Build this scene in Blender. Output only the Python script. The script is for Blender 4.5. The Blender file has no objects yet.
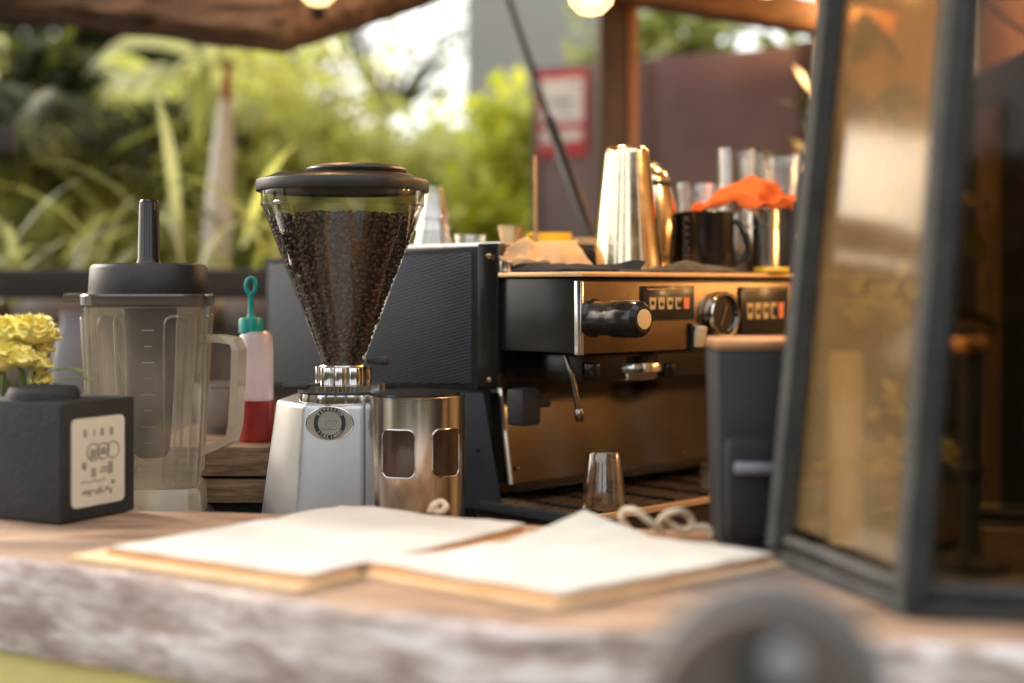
import bpy, bmesh, math, random
from mathutils import Vector, Matrix, noise
R = math.radians
rnd = random.Random(7)
sc = bpy.context.scene
COL = sc.collection
# ------------------------------------------------------------------ camera
F = 50.0 / 36.0 * 1024          # focal length in pixels
ZC = 1.287                      # eye height; horizon sits on pixel row 285
HOR = 285.0
cd = bpy.data.cameras.new('camera'); cam = bpy.data.objects.new('camera', cd); COL.objects.link(cam)
cam.location = (0, 0, ZC); cam.rotation_euler = (R(90), 0, 0)
cd.lens = 50; cd.sensor_width = 36; cd.shift_y = -(341.5 - HOR) / 1024
cd.clip_start = 0.02; cd.clip_end = 500
cd.dof.use_dof = True; cd.dof.focus_distance = 1.64; cd.dof.aperture_fstop = 1.65
sc.camera = cam

def at(px, py, d):
    "point at depth d (metres in front of the camera) seen at a pixel of the photograph"
    return Vector(((px - 512) / F * d, d, ZC - (py - HOR) / F * d))
def on_z(px, py, z):
    d = (ZC - z) * F / (py - HOR)
    return at(px, py, d)
def zat(py, d): return ZC - (py - HOR) / F * d

# ------------------------------------------------------------------ materials
MATS = {}
def nt_new(name):
    m = bpy.data.materials.new(name); m.use_nodes = True
    nt = m.node_tree; nt.nodes.clear()
    out = nt.nodes.new('ShaderNodeOutputMaterial')
    return m, nt, out
def N(nt, t, **kw):
    n = nt.nodes.new(t)
    for k, v in kw.items():
        if k in n.inputs: n.inputs[k].default_value = v
        else: setattr(n, k, v)
    return n
def c4(c): return (c[0], c[1], c[2], 1.0)
def mat(name, c1, c2=None, scale=20, rough=0.5, metal=0.0, bump=0.0, stretch=(1, 1, 1), coat=0.0, trans=0.0, ior=1.45,
        emit=0.0, emit_c=None, rough2=None, c3=None, lo=0.35, hi=0.65, detail=6, spec=0.5, sheen=0, bump_scale=None, distort=0.0, sss=0.0):
    if name in MATS: return MATS[name]
    m, nt, out = nt_new(name)
    b = N(nt, 'ShaderNodeBsdfPrincipled')
    nt.links.new(b.outputs[0], out.inputs[0])
    b.inputs['Roughness'].default_value = rough; b.inputs['Metallic'].default_value = metal
    b.inputs['Coat Weight'].default_value = coat; b.inputs['Transmission Weight'].default_value = trans; b.inputs['IOR'].default_value = ior
    b.inputs['Specular IOR Level'].default_value = spec
    if sss: b.inputs['Subsurface Weight'].default_value = sss; b.inputs['Subsurface Scale'].default_value = 0.01
    if emit:
        b.inputs['Emission Strength'].default_value = emit; b.inputs['Emission Color'].default_value = c4(emit_c or c1)
    tc = N(nt, 'ShaderNodeTexCoord'); mp = N(nt, 'ShaderNodeMapping')
    mp.inputs['Scale'].default_value = stretch
    nt.links.new(tc.outputs['Object'], mp.inputs['Vector'])
    nz = N(nt, 'ShaderNodeTexNoise'); nz.inputs['Scale'].default_value = scale; nz.inputs['Detail'].default_value = detail; nz.inputs['Roughness'].default_value = 0.6
    nz.inputs['Distortion'].default_value = distort
    nt.links.new(mp.outputs[0], nz.inputs['Vector'])
    rp = N(nt, 'ShaderNodeValToRGB'); e = rp.color_ramp.elements
    e[0].position = lo; e[0].color = c4(c1); e[1].position = hi; e[1].color = c4(c2 or tuple(x * 0.82 for x in c1))
    if c3:
        k = e.new((lo + hi) / 2); k.color = c4(c3)
    nt.links.new(nz.outputs['Fac'], rp.inputs['Fac'])
    nt.links.new(rp.outputs[0], b.inputs['Base Color'])
    if rough2 is not None:
        mr = N(nt, 'ShaderNodeMapRange'); mr.inputs['To Min'].default_value = rough; mr.inputs['To Max'].default_value = rough2
        mr.inputs['From Min'].default_value = .3; mr.inputs['From Max'].default_value = .7
        nt.links.new(nz.outputs['Fac'], mr.inputs['Value']); nt.links.new(mr.outputs[0], b.inputs['Roughness'])
    if bump:
        n2 = N(nt, 'ShaderNodeTexNoise'); n2.inputs['Scale'].default_value = bump_scale or scale * 2; n2.inputs['Detail'].default_value = 8
        nt.links.new(mp.outputs[0], n2.inputs['Vector'])
        bp = N(nt, 'ShaderNodeBump'); bp.inputs['Strength'].default_value = bump; bp.inputs['Distance'].default_value = 0.01
        nt.links.new(n2.outputs['Fac'], bp.inputs['Height']); nt.links.new(bp.outputs[0], b.inputs['Normal'])
    MATS[name] = m; return m

def thin(name, tint, body=None, body_mix=0.0, rough=0.05, edge=0.5, noise_scale=0, base_refl=0.04, refl_max=0.7, tl=0.5):
    "thin clear plastic or glass wall: see-through, reflecting and denser towards its edges, with an optional cloudy body"
    if name in MATS: return MATS[name]
    m, nt, out = nt_new(name)
    lw = N(nt, 'ShaderNodeLayerWeight', Blend=edge)
    tr = N(nt, 'ShaderNodeBsdfTransparent'); tr.inputs[0].default_value = c4(tint)
    gl = N(nt, 'ShaderNodeBsdfGlossy'); gl.inputs['Roughness'].default_value = rough
    cur = tr.outputs[0]
    if body:
        df = N(nt, 'ShaderNodeBsdfDiffuse'); df.inputs[0].default_value = c4(body)
        tl_ = N(nt, 'ShaderNodeBsdfTranslucent'); tl_.inputs[0].default_value = c4(body)
        mm = N(nt, 'ShaderNodeMixShader'); mm.inputs[0].default_value = tl
        nt.links.new(df.outputs[0], mm.inputs[1]); nt.links.new(tl_.outputs[0], mm.inputs[2])
        mx = N(nt, 'ShaderNodeMixShader'); mx.inputs[0].default_value = body_mix
        if noise_scale:
            tc = N(nt, 'ShaderNodeTexCoord'); nz = N(nt, 'ShaderNodeTexNoise'); nz.inputs['Scale'].default_value = noise_scale; nz.inputs['Detail'].default_value = 4
            nt.links.new(tc.outputs['Object'], nz.inputs['Vector'])
            mr = N(nt, 'ShaderNodeMapRange'); mr.inputs['From Min'].default_value = .3; mr.inputs['From Max'].default_value = .7
            mr.inputs['To Min'].default_value = body_mix * .55; mr.inputs['To Max'].default_value = min(1, body_mix * 1.4)
            nt.links.new(nz.outputs['Fac'], mr.inputs['Value']); nt.links.new(mr.outputs[0], mx.inputs[0])
        nt.links.new(cur, mx.inputs[1]); nt.links.new(mm.outputs[0], mx.inputs[2]); cur = mx.outputs[0]
    mr = N(nt, 'ShaderNodeMapRange'); mr.inputs['To Min'].default_value = base_refl; mr.inputs['To Max'].default_value = refl_max
    pw = N(nt, 'ShaderNodeMath', operation='POWER'); pw.inputs[1].default_value = 2.0
    nt.links.new(lw.outputs['Facing'], pw.inputs[0]); nt.links.new(pw.outputs[0], mr.inputs['Value'])
    ms = N(nt, 'ShaderNodeMixShader'); nt.links.new(mr.outputs[0], ms.inputs[0])
    nt.links.new(cur, ms.inputs[1]); nt.links.new(gl.outputs[0], ms.inputs[2]); nt.links.new(ms.outputs[0], out.inputs[0])
    MATS[name] = m; return m

def leafmat(name, c1, c2, tcol, tmix=0.45, rough=0.4):
    if name in MATS: return MATS[name]
    m, nt, out = nt_new(name)
    geo = N(nt, 'ShaderNodeNewGeometry')
    rp = N(nt, 'ShaderNodeValToRGB'); rp.color_ramp.elements[0].color = c4(c1); rp.color_ramp.elements[1].color = c4(c2)
    nt.links.new(geo.outputs['Random Per Island'], rp.inputs['Fac'])
    b = N(nt, 'ShaderNodeBsdfPrincipled'); b.inputs['Roughness'].default_value = rough
    nt.links.new(rp.outputs[0], b.inputs['Base Color'])
    t = N(nt, 'ShaderNodeBsdfTranslucent')
    mc = N(nt, 'ShaderNodeMixRGB', blend_type='MULTIPLY'); mc.inputs[0].default_value = 1; mc.inputs[2].default_value = c4(tcol)
    nt.links.new(rp.outputs[0], mc.inputs[1]); nt.links.new(mc.outputs[0], t.inputs[0])
    ms = N(nt, 'ShaderNodeMixShader'); ms.inputs[0].default_value = tmix
    nt.links.new(b.outputs[0], ms.inputs[1]); nt.links.new(t.outputs[0], ms.inputs[2]); nt.links.new(ms.outputs[0], out.inputs[0])
    MATS[name] = m; return m

# ------------------------------------------------------------------ object helpers
ROOTM = {}
def thing(name, label, cat, loc, rz=0.0, group=None):
    o = bpy.data.objects.new(name, None); COL.objects.link(o)
    o.empty_display_size = .05
    o.location = loc; o.rotation_euler = (0, 0, rz); o['label'] = label; o['category'] = cat
    if group: o['group'] = group
    ROOTM[o.name] = Matrix.Translation(Vector(loc)) @ Matrix.Rotation(rz, 4, 'Z')
    return o
def tag(o, label=None, cat=None, group=None, kind=None):
    if label: o['label'] = label
    if cat: o['category'] = cat
    if group: o['group'] = group
    if kind: o['kind'] = kind
    return o

class MB:
    def __init__(s, M=None): s.bm = bmesh.new(); s.M = M or Matrix.Identity(4)
    def _v(s, p): return s.bm.verts.new(s.M @ Vector(p))
    def box(s, c, size, rz=0.0, bevel=0.0, rot=None, taper=1.0):
        hx, hy, hz = size[0] / 2, size[1] / 2, size[2] / 2
        Q = Matrix.Translation(Vector(c)) @ (rot.to_4x4() if rot else Matrix.Rotation(rz, 4, 'Z'))
        vs = []
        for z in (-hz, hz):
            t = taper if z > 0 else 1
            for x, y in ((-hx, -hy), (hx, -hy), (hx, hy), (-hx, hy)): vs.append(s._v(Q @ Vector((x * t, y * t, z))))
        fs = [s.bm.faces.new([vs[i] for i in f]) for f in ((3, 2, 1, 0), (4, 5, 6, 7), (0, 1, 5, 4), (1, 2, 6, 5), (2, 3, 7, 6), (3, 0, 4, 7))]
        if bevel:
            es = list({e for f in fs for e in f.edges})
            bmesh.ops.bevel(s.bm, geom=es, offset=bevel, segments=2, affect='EDGES', profile=.6)
        return s
    def prism(s, bot, top, bevel=0.0, seg=2):
        b = [s._v(p) for p in bot]; t = [s._v(p) for p in top]; n = len(b)
        fs = [s.bm.faces.new(list(reversed(b))), s.bm.faces.new(t)]
        for i in range(n): fs.append(s.bm.faces.new([b[i], b[(i + 1) % n], t[(i + 1) % n], t[i]]))
        if bevel:
            es = list({e for f in fs for e in f.edges})
            bmesh.ops.bevel(s.bm, geom=es, offset=bevel, segments=seg, affect='EDGES', profile=.5)
        return s
    def lathe(s, c, prof, seg=48, rot=None, close=True, a0=0, a1=2 * math.pi):
        Q = Matrix.Translation(Vector(c)) @ (rot.to_4x4() if rot else Matrix.Identity(4))
        full = abs(a1 - a0 - 2 * math.pi) < 1e-6
        rings = []
        for r, z in prof:
            if r < 1e-6: rings.append([s._v(Q @ Vector((0, 0, z)))]); continue
            n = seg if full else seg + 1
            rings.append([s._v(Q @ Vector((r * math.cos(a0 + (a1 - a0) * i / seg), r * math.sin(a0 + (a1 - a0) * i / seg), z))) for i in range(n)])
        for A, B in zip(rings, rings[1:]):
            m = seg
            for i in range(m):
                j = (i + 1) % len(A) if len(A) > 1 else 0; k = (i + 1) % len(B) if len(B) > 1 else 0
                if len(A) == 1 and len(B) == 1: continue
                if len(A) == 1: s.bm.faces.new([A[0], B[k], B[i]])
                elif len(B) == 1: s.bm.faces.new([A[i], A[j], B[0]])
                else: s.bm.faces.new([A[i], A[j], B[k], B[i]])
        return s
    def tube(s, pts, r, seg=10, cap=True, closed=False):
        pts = [Vector(p) for p in pts]; n = len(pts)
        rr = r if isinstance(r, (list, tuple)) else [r] * n
        up = Vector((0.13, 0.27, 1)).normalized(); rings = []
        prevx = None
        for i, p in enumerate(pts):
            if closed: t = pts[(i + 1) % n] - pts[i - 1]
            else: t = pts[min(i + 1, n - 1)] - pts[max(i - 1, 0)]
            t.normalize()
            if prevx is None:
                x = t.cross(up)
                if x.length < 1e-3: x = t.cross(Vector((1, 0, 0)))
            else: x = prevx - t * prevx.dot(t)
            x.normalize(); prevx = x; y = t.cross(x)
            rings.append([s._v(p + (x * math.cos(a) + y * math.sin(a)) * rr[i]) for a in [2 * math.pi * k / seg for k in range(seg)]])
        rg = range(n) if closed else range(n - 1)
        for i in rg:
            A, B = rings[i], rings[(i + 1) % n]
            for k in range(seg): s.bm.faces.new([A[k], A[(k + 1) % seg], B[(k + 1) % seg], B[k]])
        if cap and not closed:
            s.bm.faces.new(list(reversed(rings[0]))); s.bm.faces.new(rings[-1])
        return s
    def cyl(s, a, b, r, r2=None, seg=32, bevel=0.0):
        a, b = Vector(a), Vector(b); L = (b - a).length
        q = Vector((0, 0, 1)).rotation_difference(b - a).to_matrix()
        r2 = r if r2 is None else r2
        if bevel: prof = [(0, 0), (r - bevel, 0), (r - bevel * .3, bevel * .3), (r, bevel), (r2, L - bevel), (r2 - bevel * .3, L - bevel * .3), (r2 - bevel, L), (0, L)]
        else: prof = [(0, 0), (r, 0), (r2, L), (0, L)]
        return s.lathe(a, prof, seg, q)
    def grid(s, fn, nu, nv):
        V = [[s._v(fn(i / nu, j / nv)) for i in range(nu + 1)] for j in range(nv + 1)]
        for j in range(nv):
            for i in range(nu): s.bm.faces.new([V[j][i], V[j][i + 1], V[j + 1][i + 1], V[j + 1][i]])
        return s
    def ball(s, c, r, sub=2, scale=(1, 1, 1), jitter=0, seed=0):
        M = s.M @ Matrix.Translation(Vector(c)) @ Matrix.Diagonal((scale[0], scale[1], scale[2], 1))
        ret = bmesh.ops.create_icosphere(s.bm, subdivisions=sub, radius=r, matrix=M)
        if jitter:
            cc = s.M @ Vector(c)
            for v in ret['verts']:
                d = (v.co - cc)
                v.co = cc + d * (1 + jitter * noise.noise(d * (1.6 / r) + Vector((seed, seed * 2.1, 0))))
        return s
    def mesh(s, me, M):
        k = len(s.bm.verts); s.bm.from_mesh(me); s.bm.verts.ensure_lookup_table()
        for v in s.bm.verts[k:]: v.co = s.M @ (M @ v.co)
        return s
    def build(s, name, m, parent=None, root=None, smooth=35, solid=0, sub=0, recalc=True):
        if recalc: bmesh.ops.recalc_face_normals(s.bm, faces=s.bm.faces)
        root = root or parent
        while root is not None and root.name not in ROOTM and root.parent: root = root.parent
        if root is not None: s.bm.transform(ROOTM[root.name].inverted())
        me = bpy.data.meshes.new(name); s.bm.to_mesh(me); s.bm.free()
        if smooth:
            me.polygons.foreach_set('use_smooth', [True] * len(me.polygons)); me.set_sharp_from_angle(angle=R(smooth))
        for mm in (m if isinstance(m, (list, tuple)) else [m]): me.materials.append(mm)
        o = bpy.data.objects.new(name, me); COL.objects.link(o)
        if parent is not None: o.parent = parent
        if solid:
            md = o.modifiers.new('thickness', 'SOLIDIFY'); md.thickness = solid; md.offset = 0
        if sub:
            md = o.modifiers.new('smooth', 'SUBSURF'); md.levels = sub; md.render_levels = sub
        return o
def glyph(ch, size, bold=0.0):
    cu = bpy.data.curves.new('t', 'FONT'); cu.body = ch; cu.size = size; cu.align_x = 'CENTER'; cu.align_y = 'CENTER'; cu.extrude = size * .01; cu.offset = bold
    cu.resolution_u = 3
    o = bpy.data.objects.new('t', cu); COL.objects.link(o)
    dg = bpy.context.evaluated_depsgraph_get(); dg.update()
    me = bpy.data.meshes.new_from_object(o.evaluated_get(dg))
    bpy.data.objects.remove(o); bpy.data.curves.remove(cu)
    return me
def frame(o, x, y, z):
    "matrix from origin and three axes"
    M = Matrix.Identity(4)
    for i, a in enumerate((Vector(x), Vector(y), Vector(z))):
        for k in range(3): M[k][i] = a[k]
    for k in range(3): M[k][3] = o[k]
    return M
def patch_mesh(mb, fn, pts):
    "fan polygon through fn(u,v)"
    vs = [mb._v(fn(u, v)) for u, v in pts]
    mb.bm.faces.new(vs); return mb
def rrect(w, h, r, n=5):
    out = []
    for cx, cy, a in ((w / 2 - r, h / 2 - r, 0), (-w / 2 + r, h / 2 - r, 90), (-w / 2 + r, -h / 2 + r, 180), (w / 2 - r, -h / 2 + r, 270)):
        for k in range(n + 1):
            t = R(a + 90 * k / n); out.append((cx + r * math.cos(t), cy + r * math.sin(t)))
    return out

# ------------------------------------------------------------------ material library
wood_top = mat('counter_wood', (.30, .155, .075), (.17, .085, .045), scale=9, rough=.45, stretch=(1.2, 5, 5), c3=(.24, .13, .07), bump=.25, distort=.6, lo=.3, hi=.7)
def weathered(name):
    m, nt, out = nt_new(name)
    b = N(nt, 'ShaderNodeBsdfPrincipled'); b.inputs['Roughness'].default_value = .65
    tc = N(nt, 'ShaderNodeTexCoord'); mp0 = N(nt, 'ShaderNodeMapping'); mp0.inputs['Rotation'].default_value = (0, 0, R(28)); mp = N(nt, 'ShaderNodeMapping'); mp.inputs['Scale'].default_value = (.70, 1.2, 2.7)
    nt.links.new(tc.outputs['Object'], mp0.inputs[0]); nt.links.new(mp0.outputs[0], mp.inputs[0])
    n1 = N(nt, 'ShaderNodeTexNoise'); n1.inputs['Scale'].default_value = 14; n1.inputs['Detail'].default_value = 7; n1.inputs['Roughness'].default_value = .62; n1.inputs['Distortion'].default_value = .5
    n2 = N(nt, 'ShaderNodeTexNoise'); n2.inputs['Scale'].default_value = 60; n2.inputs['Detail'].default_value = 4
    for n in (n1, n2): nt.links.new(mp.outputs[0], n.inputs[0])
    ad = N(nt, 'ShaderNodeMixRGB', blend_type='MIX'); ad.inputs[0].default_value = .3
    nt.links.new(n1.outputs['Fac'], ad.inputs[1]); nt.links.new(n2.outputs['Fac'], ad.inputs[2])
    rp = N(nt, 'ShaderNodeValToRGB'); e = rp.color_ramp.elements
    e[0].position = .38; e[0].color = c4((.29, .21, .18)); e[1].position = .60; e[1].color = c4((.72, .68, .66))
    k = e.new(.47); k.color = c4((.40, .315, .28)); k = e.new(.53); k.color = c4((.56, .475, .445))
    nt.links.new(ad.outputs[0], rp.inputs[0])
    geo = N(nt, 'ShaderNodeNewGeometry'); sx = N(nt, 'ShaderNodeSeparateXYZ'); nt.links.new(geo.outputs['Normal'], sx.inputs[0])
    rp2 = N(nt, 'ShaderNodeValToRGB'); rp2.color_ramp.elements[0].position = .75; rp2.color_ramp.elements[1].position = .93
    nt.links.new(sx.outputs[2], rp2.inputs[0])
    n3 = N(nt, 'ShaderNodeTexNoise'); n3.inputs['Scale'].default_value = 7; n3.inputs['Detail'].default_value = 8; n3.inputs['Distortion'].default_value = .8
    mp3 = N(nt, 'ShaderNodeMapping'); mp3.inputs['Scale'].default_value = (1, 4, 1); mp3.inputs['Rotation'].default_value = (0, 0, R(22))
    nt.links.new(tc.outputs['Object'], mp3.inputs[0]); nt.links.new(mp3.outputs[0], n3.inputs[0])
    rp3 = N(nt, 'ShaderNodeValToRGB'); e = rp3.color_ramp.elements
    e[0].position = .3; e[0].color = c4((.14, .082, .055)); e[1].position = .72; e[1].color = c4((.48, .32, .21))
    k = e.new(.5); k.color = c4((.29, .18, .115))
    nt.links.new(n3.outputs['Fac'], rp3.inputs[0])
    mx = N(nt, 'ShaderNodeMixRGB'); nt.links.new(rp2.outputs[0], mx.inputs[0]); nt.links.new(rp.outputs[0], mx.inputs[1]); nt.links.new(rp3.outputs[0], mx.inputs[2])
    nt.links.new(mx.outputs[0], b.inputs['Base Color'])
    bp = N(nt, 'ShaderNodeBump'); bp.inputs['Strength'].default_value = .5; bp.inputs['Distance'].default_value = .006
    nt.links.new(ad.outputs[0], bp.inputs['Height']); nt.links.new(bp.outputs[0], b.inputs['Normal'])
    nt.links.new(b.outputs[0], out.inputs[0]); return m
slab_m = weathered('weathered_slab')
black_plastic = mat('black_plastic', (.008, .008, .008), (.013, .013, .013), scale=60, rough=.42, bump=.12, bump_scale=600)
lid_plastic = mat('lid_plastic', (.016, .014, .013), (.026, .022, .02), scale=30, rough=.33, rough2=.5, bump=.05, bump_scale=400)
matte_black = mat('matte_black', (.014, .015, .017), (.028, .028, .03), scale=25, rough=.6, bump=.1, bump_scale=200)
box_black = mat('box_black', (.012, .0125, .0135), (.021, .0215, .023), scale=14, rough=.62, bump=.15, bump_scale=150)
chrome = mat('chrome', (.62, .61, .6), (.7, .69, .68), scale=8, rough=.09, rough2=.2, metal=1)
steel = mat('brushed_steel', (.64, .62, .59), (.74, .72, .69), scale=26, rough=.11, rough2=.22, metal=1, stretch=(1, 1, .05))
shaker_steel = mat('shaker_steel', (.70, .58, .40), (.76, .65, .46), scale=40, rough=.12, rough2=.24, metal=1, bump=.02, bump_scale=90)
silver_paint = mat('silver_paint', (.42, .43, .44), (.46, .47, .48), scale=8, rough=.34, metal=.55, bump=.02, bump_scale=900)
bronze_panel = mat('bronze_panel', (.25, .185, .115), (.32, .235, .145), scale=5, rough=.2, rough2=.34, metal=1)
brown_splash = mat('brown_splash', (.075, .068, .062), (.12, .105, .092), scale=5, rough=.09, rough2=.17, metal=.95, bump=.02, bump_scale=14)
gold_edge = mat('gold_edge', (.86, .58, .32), (.8, .52, .27), scale=20, rough=.42, metal=.55)
gloss_black = mat('gloss_black', (.010, .0095, .009), (.016, .015, .014), scale=20, rough=.22, coat=.1)
dark_side = mat('dark_side_panel', (.014, .0135, .013), (.022, .021, .02), scale=6, rough=.2, rough2=.32, spec=.35)
slate_metal = mat('slate_metal', (.035, .042, .055), (.05, .058, .072), scale=9, rough=.5, metal=.1)
white_plastic = mat('cream_plastic', (.72, .62, .45), (.66, .56, .4), scale=20, rough=.35)
paper_white = mat('menu_paper', (.57, .56, .525), (.49, .475, .435), scale=9, rough=.8, bump=.5, bump_scale=16)
kraft_edge = mat('kraft_edge', (.60, .30, .09), (.50, .24, .07), scale=60, rough=.75, stretch=(1, 1, 8))
board_tan = mat('tan_board', (.66, .46, .27), (.56, .37, .2), scale=30, rough=.7, bump=.1)
twine_m = mat('twine', (.74, .62, .46), (.56, .45, .31), scale=300, rough=.9, bump=.4)
kraft_bag = mat('kraft_bag', (.62, .42, .23), (.52, .34, .18), scale=30, rough=.7, bump=.2, bump_scale=60)
cloth_dark = mat('dark_cloth', (.018, .022, .026), (.035, .04, .045), scale=60, rough=.9, bump=.4, bump_scale=500)
cloth_grey = mat('grey_cloth', (.10, .095, .075), (.15, .14, .11), scale=50, rough=.95, bump=.4, bump_scale=400)
cloth_orange = mat('orange_cloth', (.58, .125, .018), (.46, .085, .012), scale=40, rough=.8, bump=.3, bump_scale=300)
yellow_m = mat('yellow_glaze', (.80, .52, .04), (.72, .45, .03), scale=15, rough=.3, coat=.3)
brass_m = mat('brass', (.50, .36, .20), (.42, .3, .16), scale=40, rough=.25, metal=1)
teal_m = mat('teal_plastic', (.0, .27, .24), (.0, .22, .2), scale=20, rough=.35)
sauce_m = mat('red_sauce', (.22, .012, .012), (.30, .022, .014), scale=26, rough=.35)
bottle_m = thin('cloudy_bottle', (.92, .88, .92), body=(.74, .66, .70), body_mix=.62, rough=.3, tl=.6)
jar_m = thin('smoky_jar', (.86, .83, .77), body=(.47, .43, .36), body_mix=.27, rough=.12, noise_scale=9, base_refl=.06, refl_max=.6)
jar_rim_m = thin('smoky_rim', (.5, .46, .4), body=(.16, .14, .115), body_mix=.65, rough=.15)
handle_m = thin('jar_handle', (.85, .8, .72), body=(.60, .54, .43), body_mix=.58, rough=.2, base_refl=.05)
hopper_m = thin('hopper_plastic', (.985, .98, .965), body=(.7, .6, .48), body_mix=.012, rough=.04, edge=.55, base_refl=.05, refl_max=.75)
glass_m = thin('clear_glass', (.985, .98, .97), rough=.07, edge=.5, base_refl=.13, refl_max=1.0)
pane_m = thin('dusty_glow_pane', (.97, .88, .70), body=(.80, .62, .34), body_mix=.28, rough=.12, noise_scale=9, base_refl=.04, refl_max=.35, tl=.8)  # amber body also paints gold reflections and glow into the dusty glass
pane_clear = thin('dark_pane', (.62, .56, .48), rough=.05, base_refl=.02, refl_max=.25)
window_m = mat('smoke_window', (.030, .017, .010), (.06, .034, .02), scale=18, rough=.14, coat=.5)
lantern_m = mat('lantern_iron', (.016, .018, .018), (.034, .034, .032), scale=24, rough=.55, metal=.1, bump=.2, bump_scale=120)
canister_m = mat('canister_grey', (.020, .0212, .0225), (.032, .0335, .035), scale=7, rough=.6)
copper_m = mat('copper', (.85, .45, .2), (.75, .38, .16), scale=20, rough=.3, metal=1)
red_m = mat('sign_red', (.62, .055, .075), (.56, .045, .06), scale=8, rough=.5)
sign_white = mat('sign_white', (.86, .86, .88), (.83, .83, .85), scale=8, rough=.5)
ink_m = mat('grey_ink', (.16, .16, .17), (.22, .22, .23), scale=20, rough=.7)
panel_purple = mat('purple_panel', (.13, .078, .083), (.19, .122, .128), scale=2.2, rough=.38, rough2=.55, spec=.6, detail=4)
wall_grey = mat('grey_render', (.24, .228, .205), (.26, .247, .222), scale=1.0, rough=.9)
post_wood = mat('stall_post_wood', (.09, .042, .018), (.045, .023, .012), scale=12, rough=.5, stretch=(4, 4, .5), distort=.6, bump=.1)
beam_wood = mat('stall_beam_wood', (.21, .095, .04), (.08, .04, .02), scale=9, rough=.4, stretch=(.6, 4, 4), distort=.7, bump=.15)
wall_wood = mat('warm_boards', (.42, .27, .12), (.26, .155, .065), scale=8, rough=.5, stretch=(4, 4, .4), distort=.7, bump=.15)
hatch_wood = mat('hatch_bark_boards', (.46, .34, .29), (.08, .062, .058), scale=9, rough=.7, stretch=(.7, 3, 3), distort=1.2, bump=.6, c3=(.24, .17, .145), lo=.32, hi=.66)
bench_wood = mat('bench_wood', (.09, .05, .03), (.05, .03, .02), scale=10, rough=.6, stretch=(1, 5, 5))
rail_m = mat('dark_rail', (.018, .016, .015), (.03, .027, .024), scale=12, rough=.55, stretch=(1, 6, 6))
crate_wood = mat('crate_wood', (.26, .165, .09), (.12, .072, .042), scale=16, rough=.75, stretch=(1, 4, 5), distort=.8, bump=.4)
pot_m = mat('clay_pot_grey', (.13, .12, .13), (.17, .155, .16), scale=6, rough=.6)
bowl_m = mat('bowl_grey', (.27, .255, .235), (.34, .32, .30), scale=5, rough=.35, metal=.5)
mustard = mat('mustard_board', (.62, .54, .20), (.54, .46, .16), scale=5, rough=.7, stretch=(1, 1, 1))
petal_m = mat('yellow_petals', (.95, .87, .36), (.93, .78, .20), scale=45, rough=.7, sss=.05)
stem_m = mat('flower_stem', (.12, .17, .05), (.2, .24, .08), scale=40, rough=.55)
trunk_pale = mat('pale_trunk', (.66, .60, .53), (.76, .71, .65), scale=6, rough=.7, stretch=(1, 1, .5))
bark_m = mat('bark', (.10, .075, .05), (.05, .036, .025), scale=14, rough=.9, bump=.5)
stool_m = mat('stool_brown_grey', (.11, .09, .076), (.135, .11, .095), scale=9, rough=.6)
stool_dark = mat('stool_band', (.02, .02, .02), (.03, .03, .03), scale=9, rough=.6)
pale_metal = mat('pale_metal', (.30, .30, .31), (.35, .35, .36), scale=20, rough=.5)
candle_m = mat('candle_wax', (.75, .60, .38), (.68, .53, .32), scale=12, rough=.5, sss=.2)
icon_m = mat('icon_cream', (.62, .40, .17), (.55, .34, .14), scale=30, rough=.5, emit=.1, emit_c=(1, .6, .22))
icon_red = mat('icon_red', (.8, .22, .08), (.8, .2, .08), scale=30, rough=.5, emit=.1, emit_c=(1, .25, .08))
bean_m = None
def bean_mat():
    m, nt, out = nt_new('roast_bean')
    geo = N(nt, 'ShaderNodeNewGeometry'); rp = N(nt, 'ShaderNodeValToRGB')
    rp.color_ramp.elements[0].color = c4((.015, .0075, .005)); rp.color_ramp.elements[1].color = c4((.058, .030, .018))
    nt.links.new(geo.outputs['Random Per Island'], rp.inputs[0])
    b = N(nt, 'ShaderNodeBsdfPrincipled'); b.inputs['Roughness'].default_value = .5; b.inputs['Specular IOR Level'].default_value = .35
    nt.links.new(rp.outputs[0], b.inputs['Base Color']); nt.links.new(b.outputs[0], out.inputs[0]); return m
bean_m = bean_mat()
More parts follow.
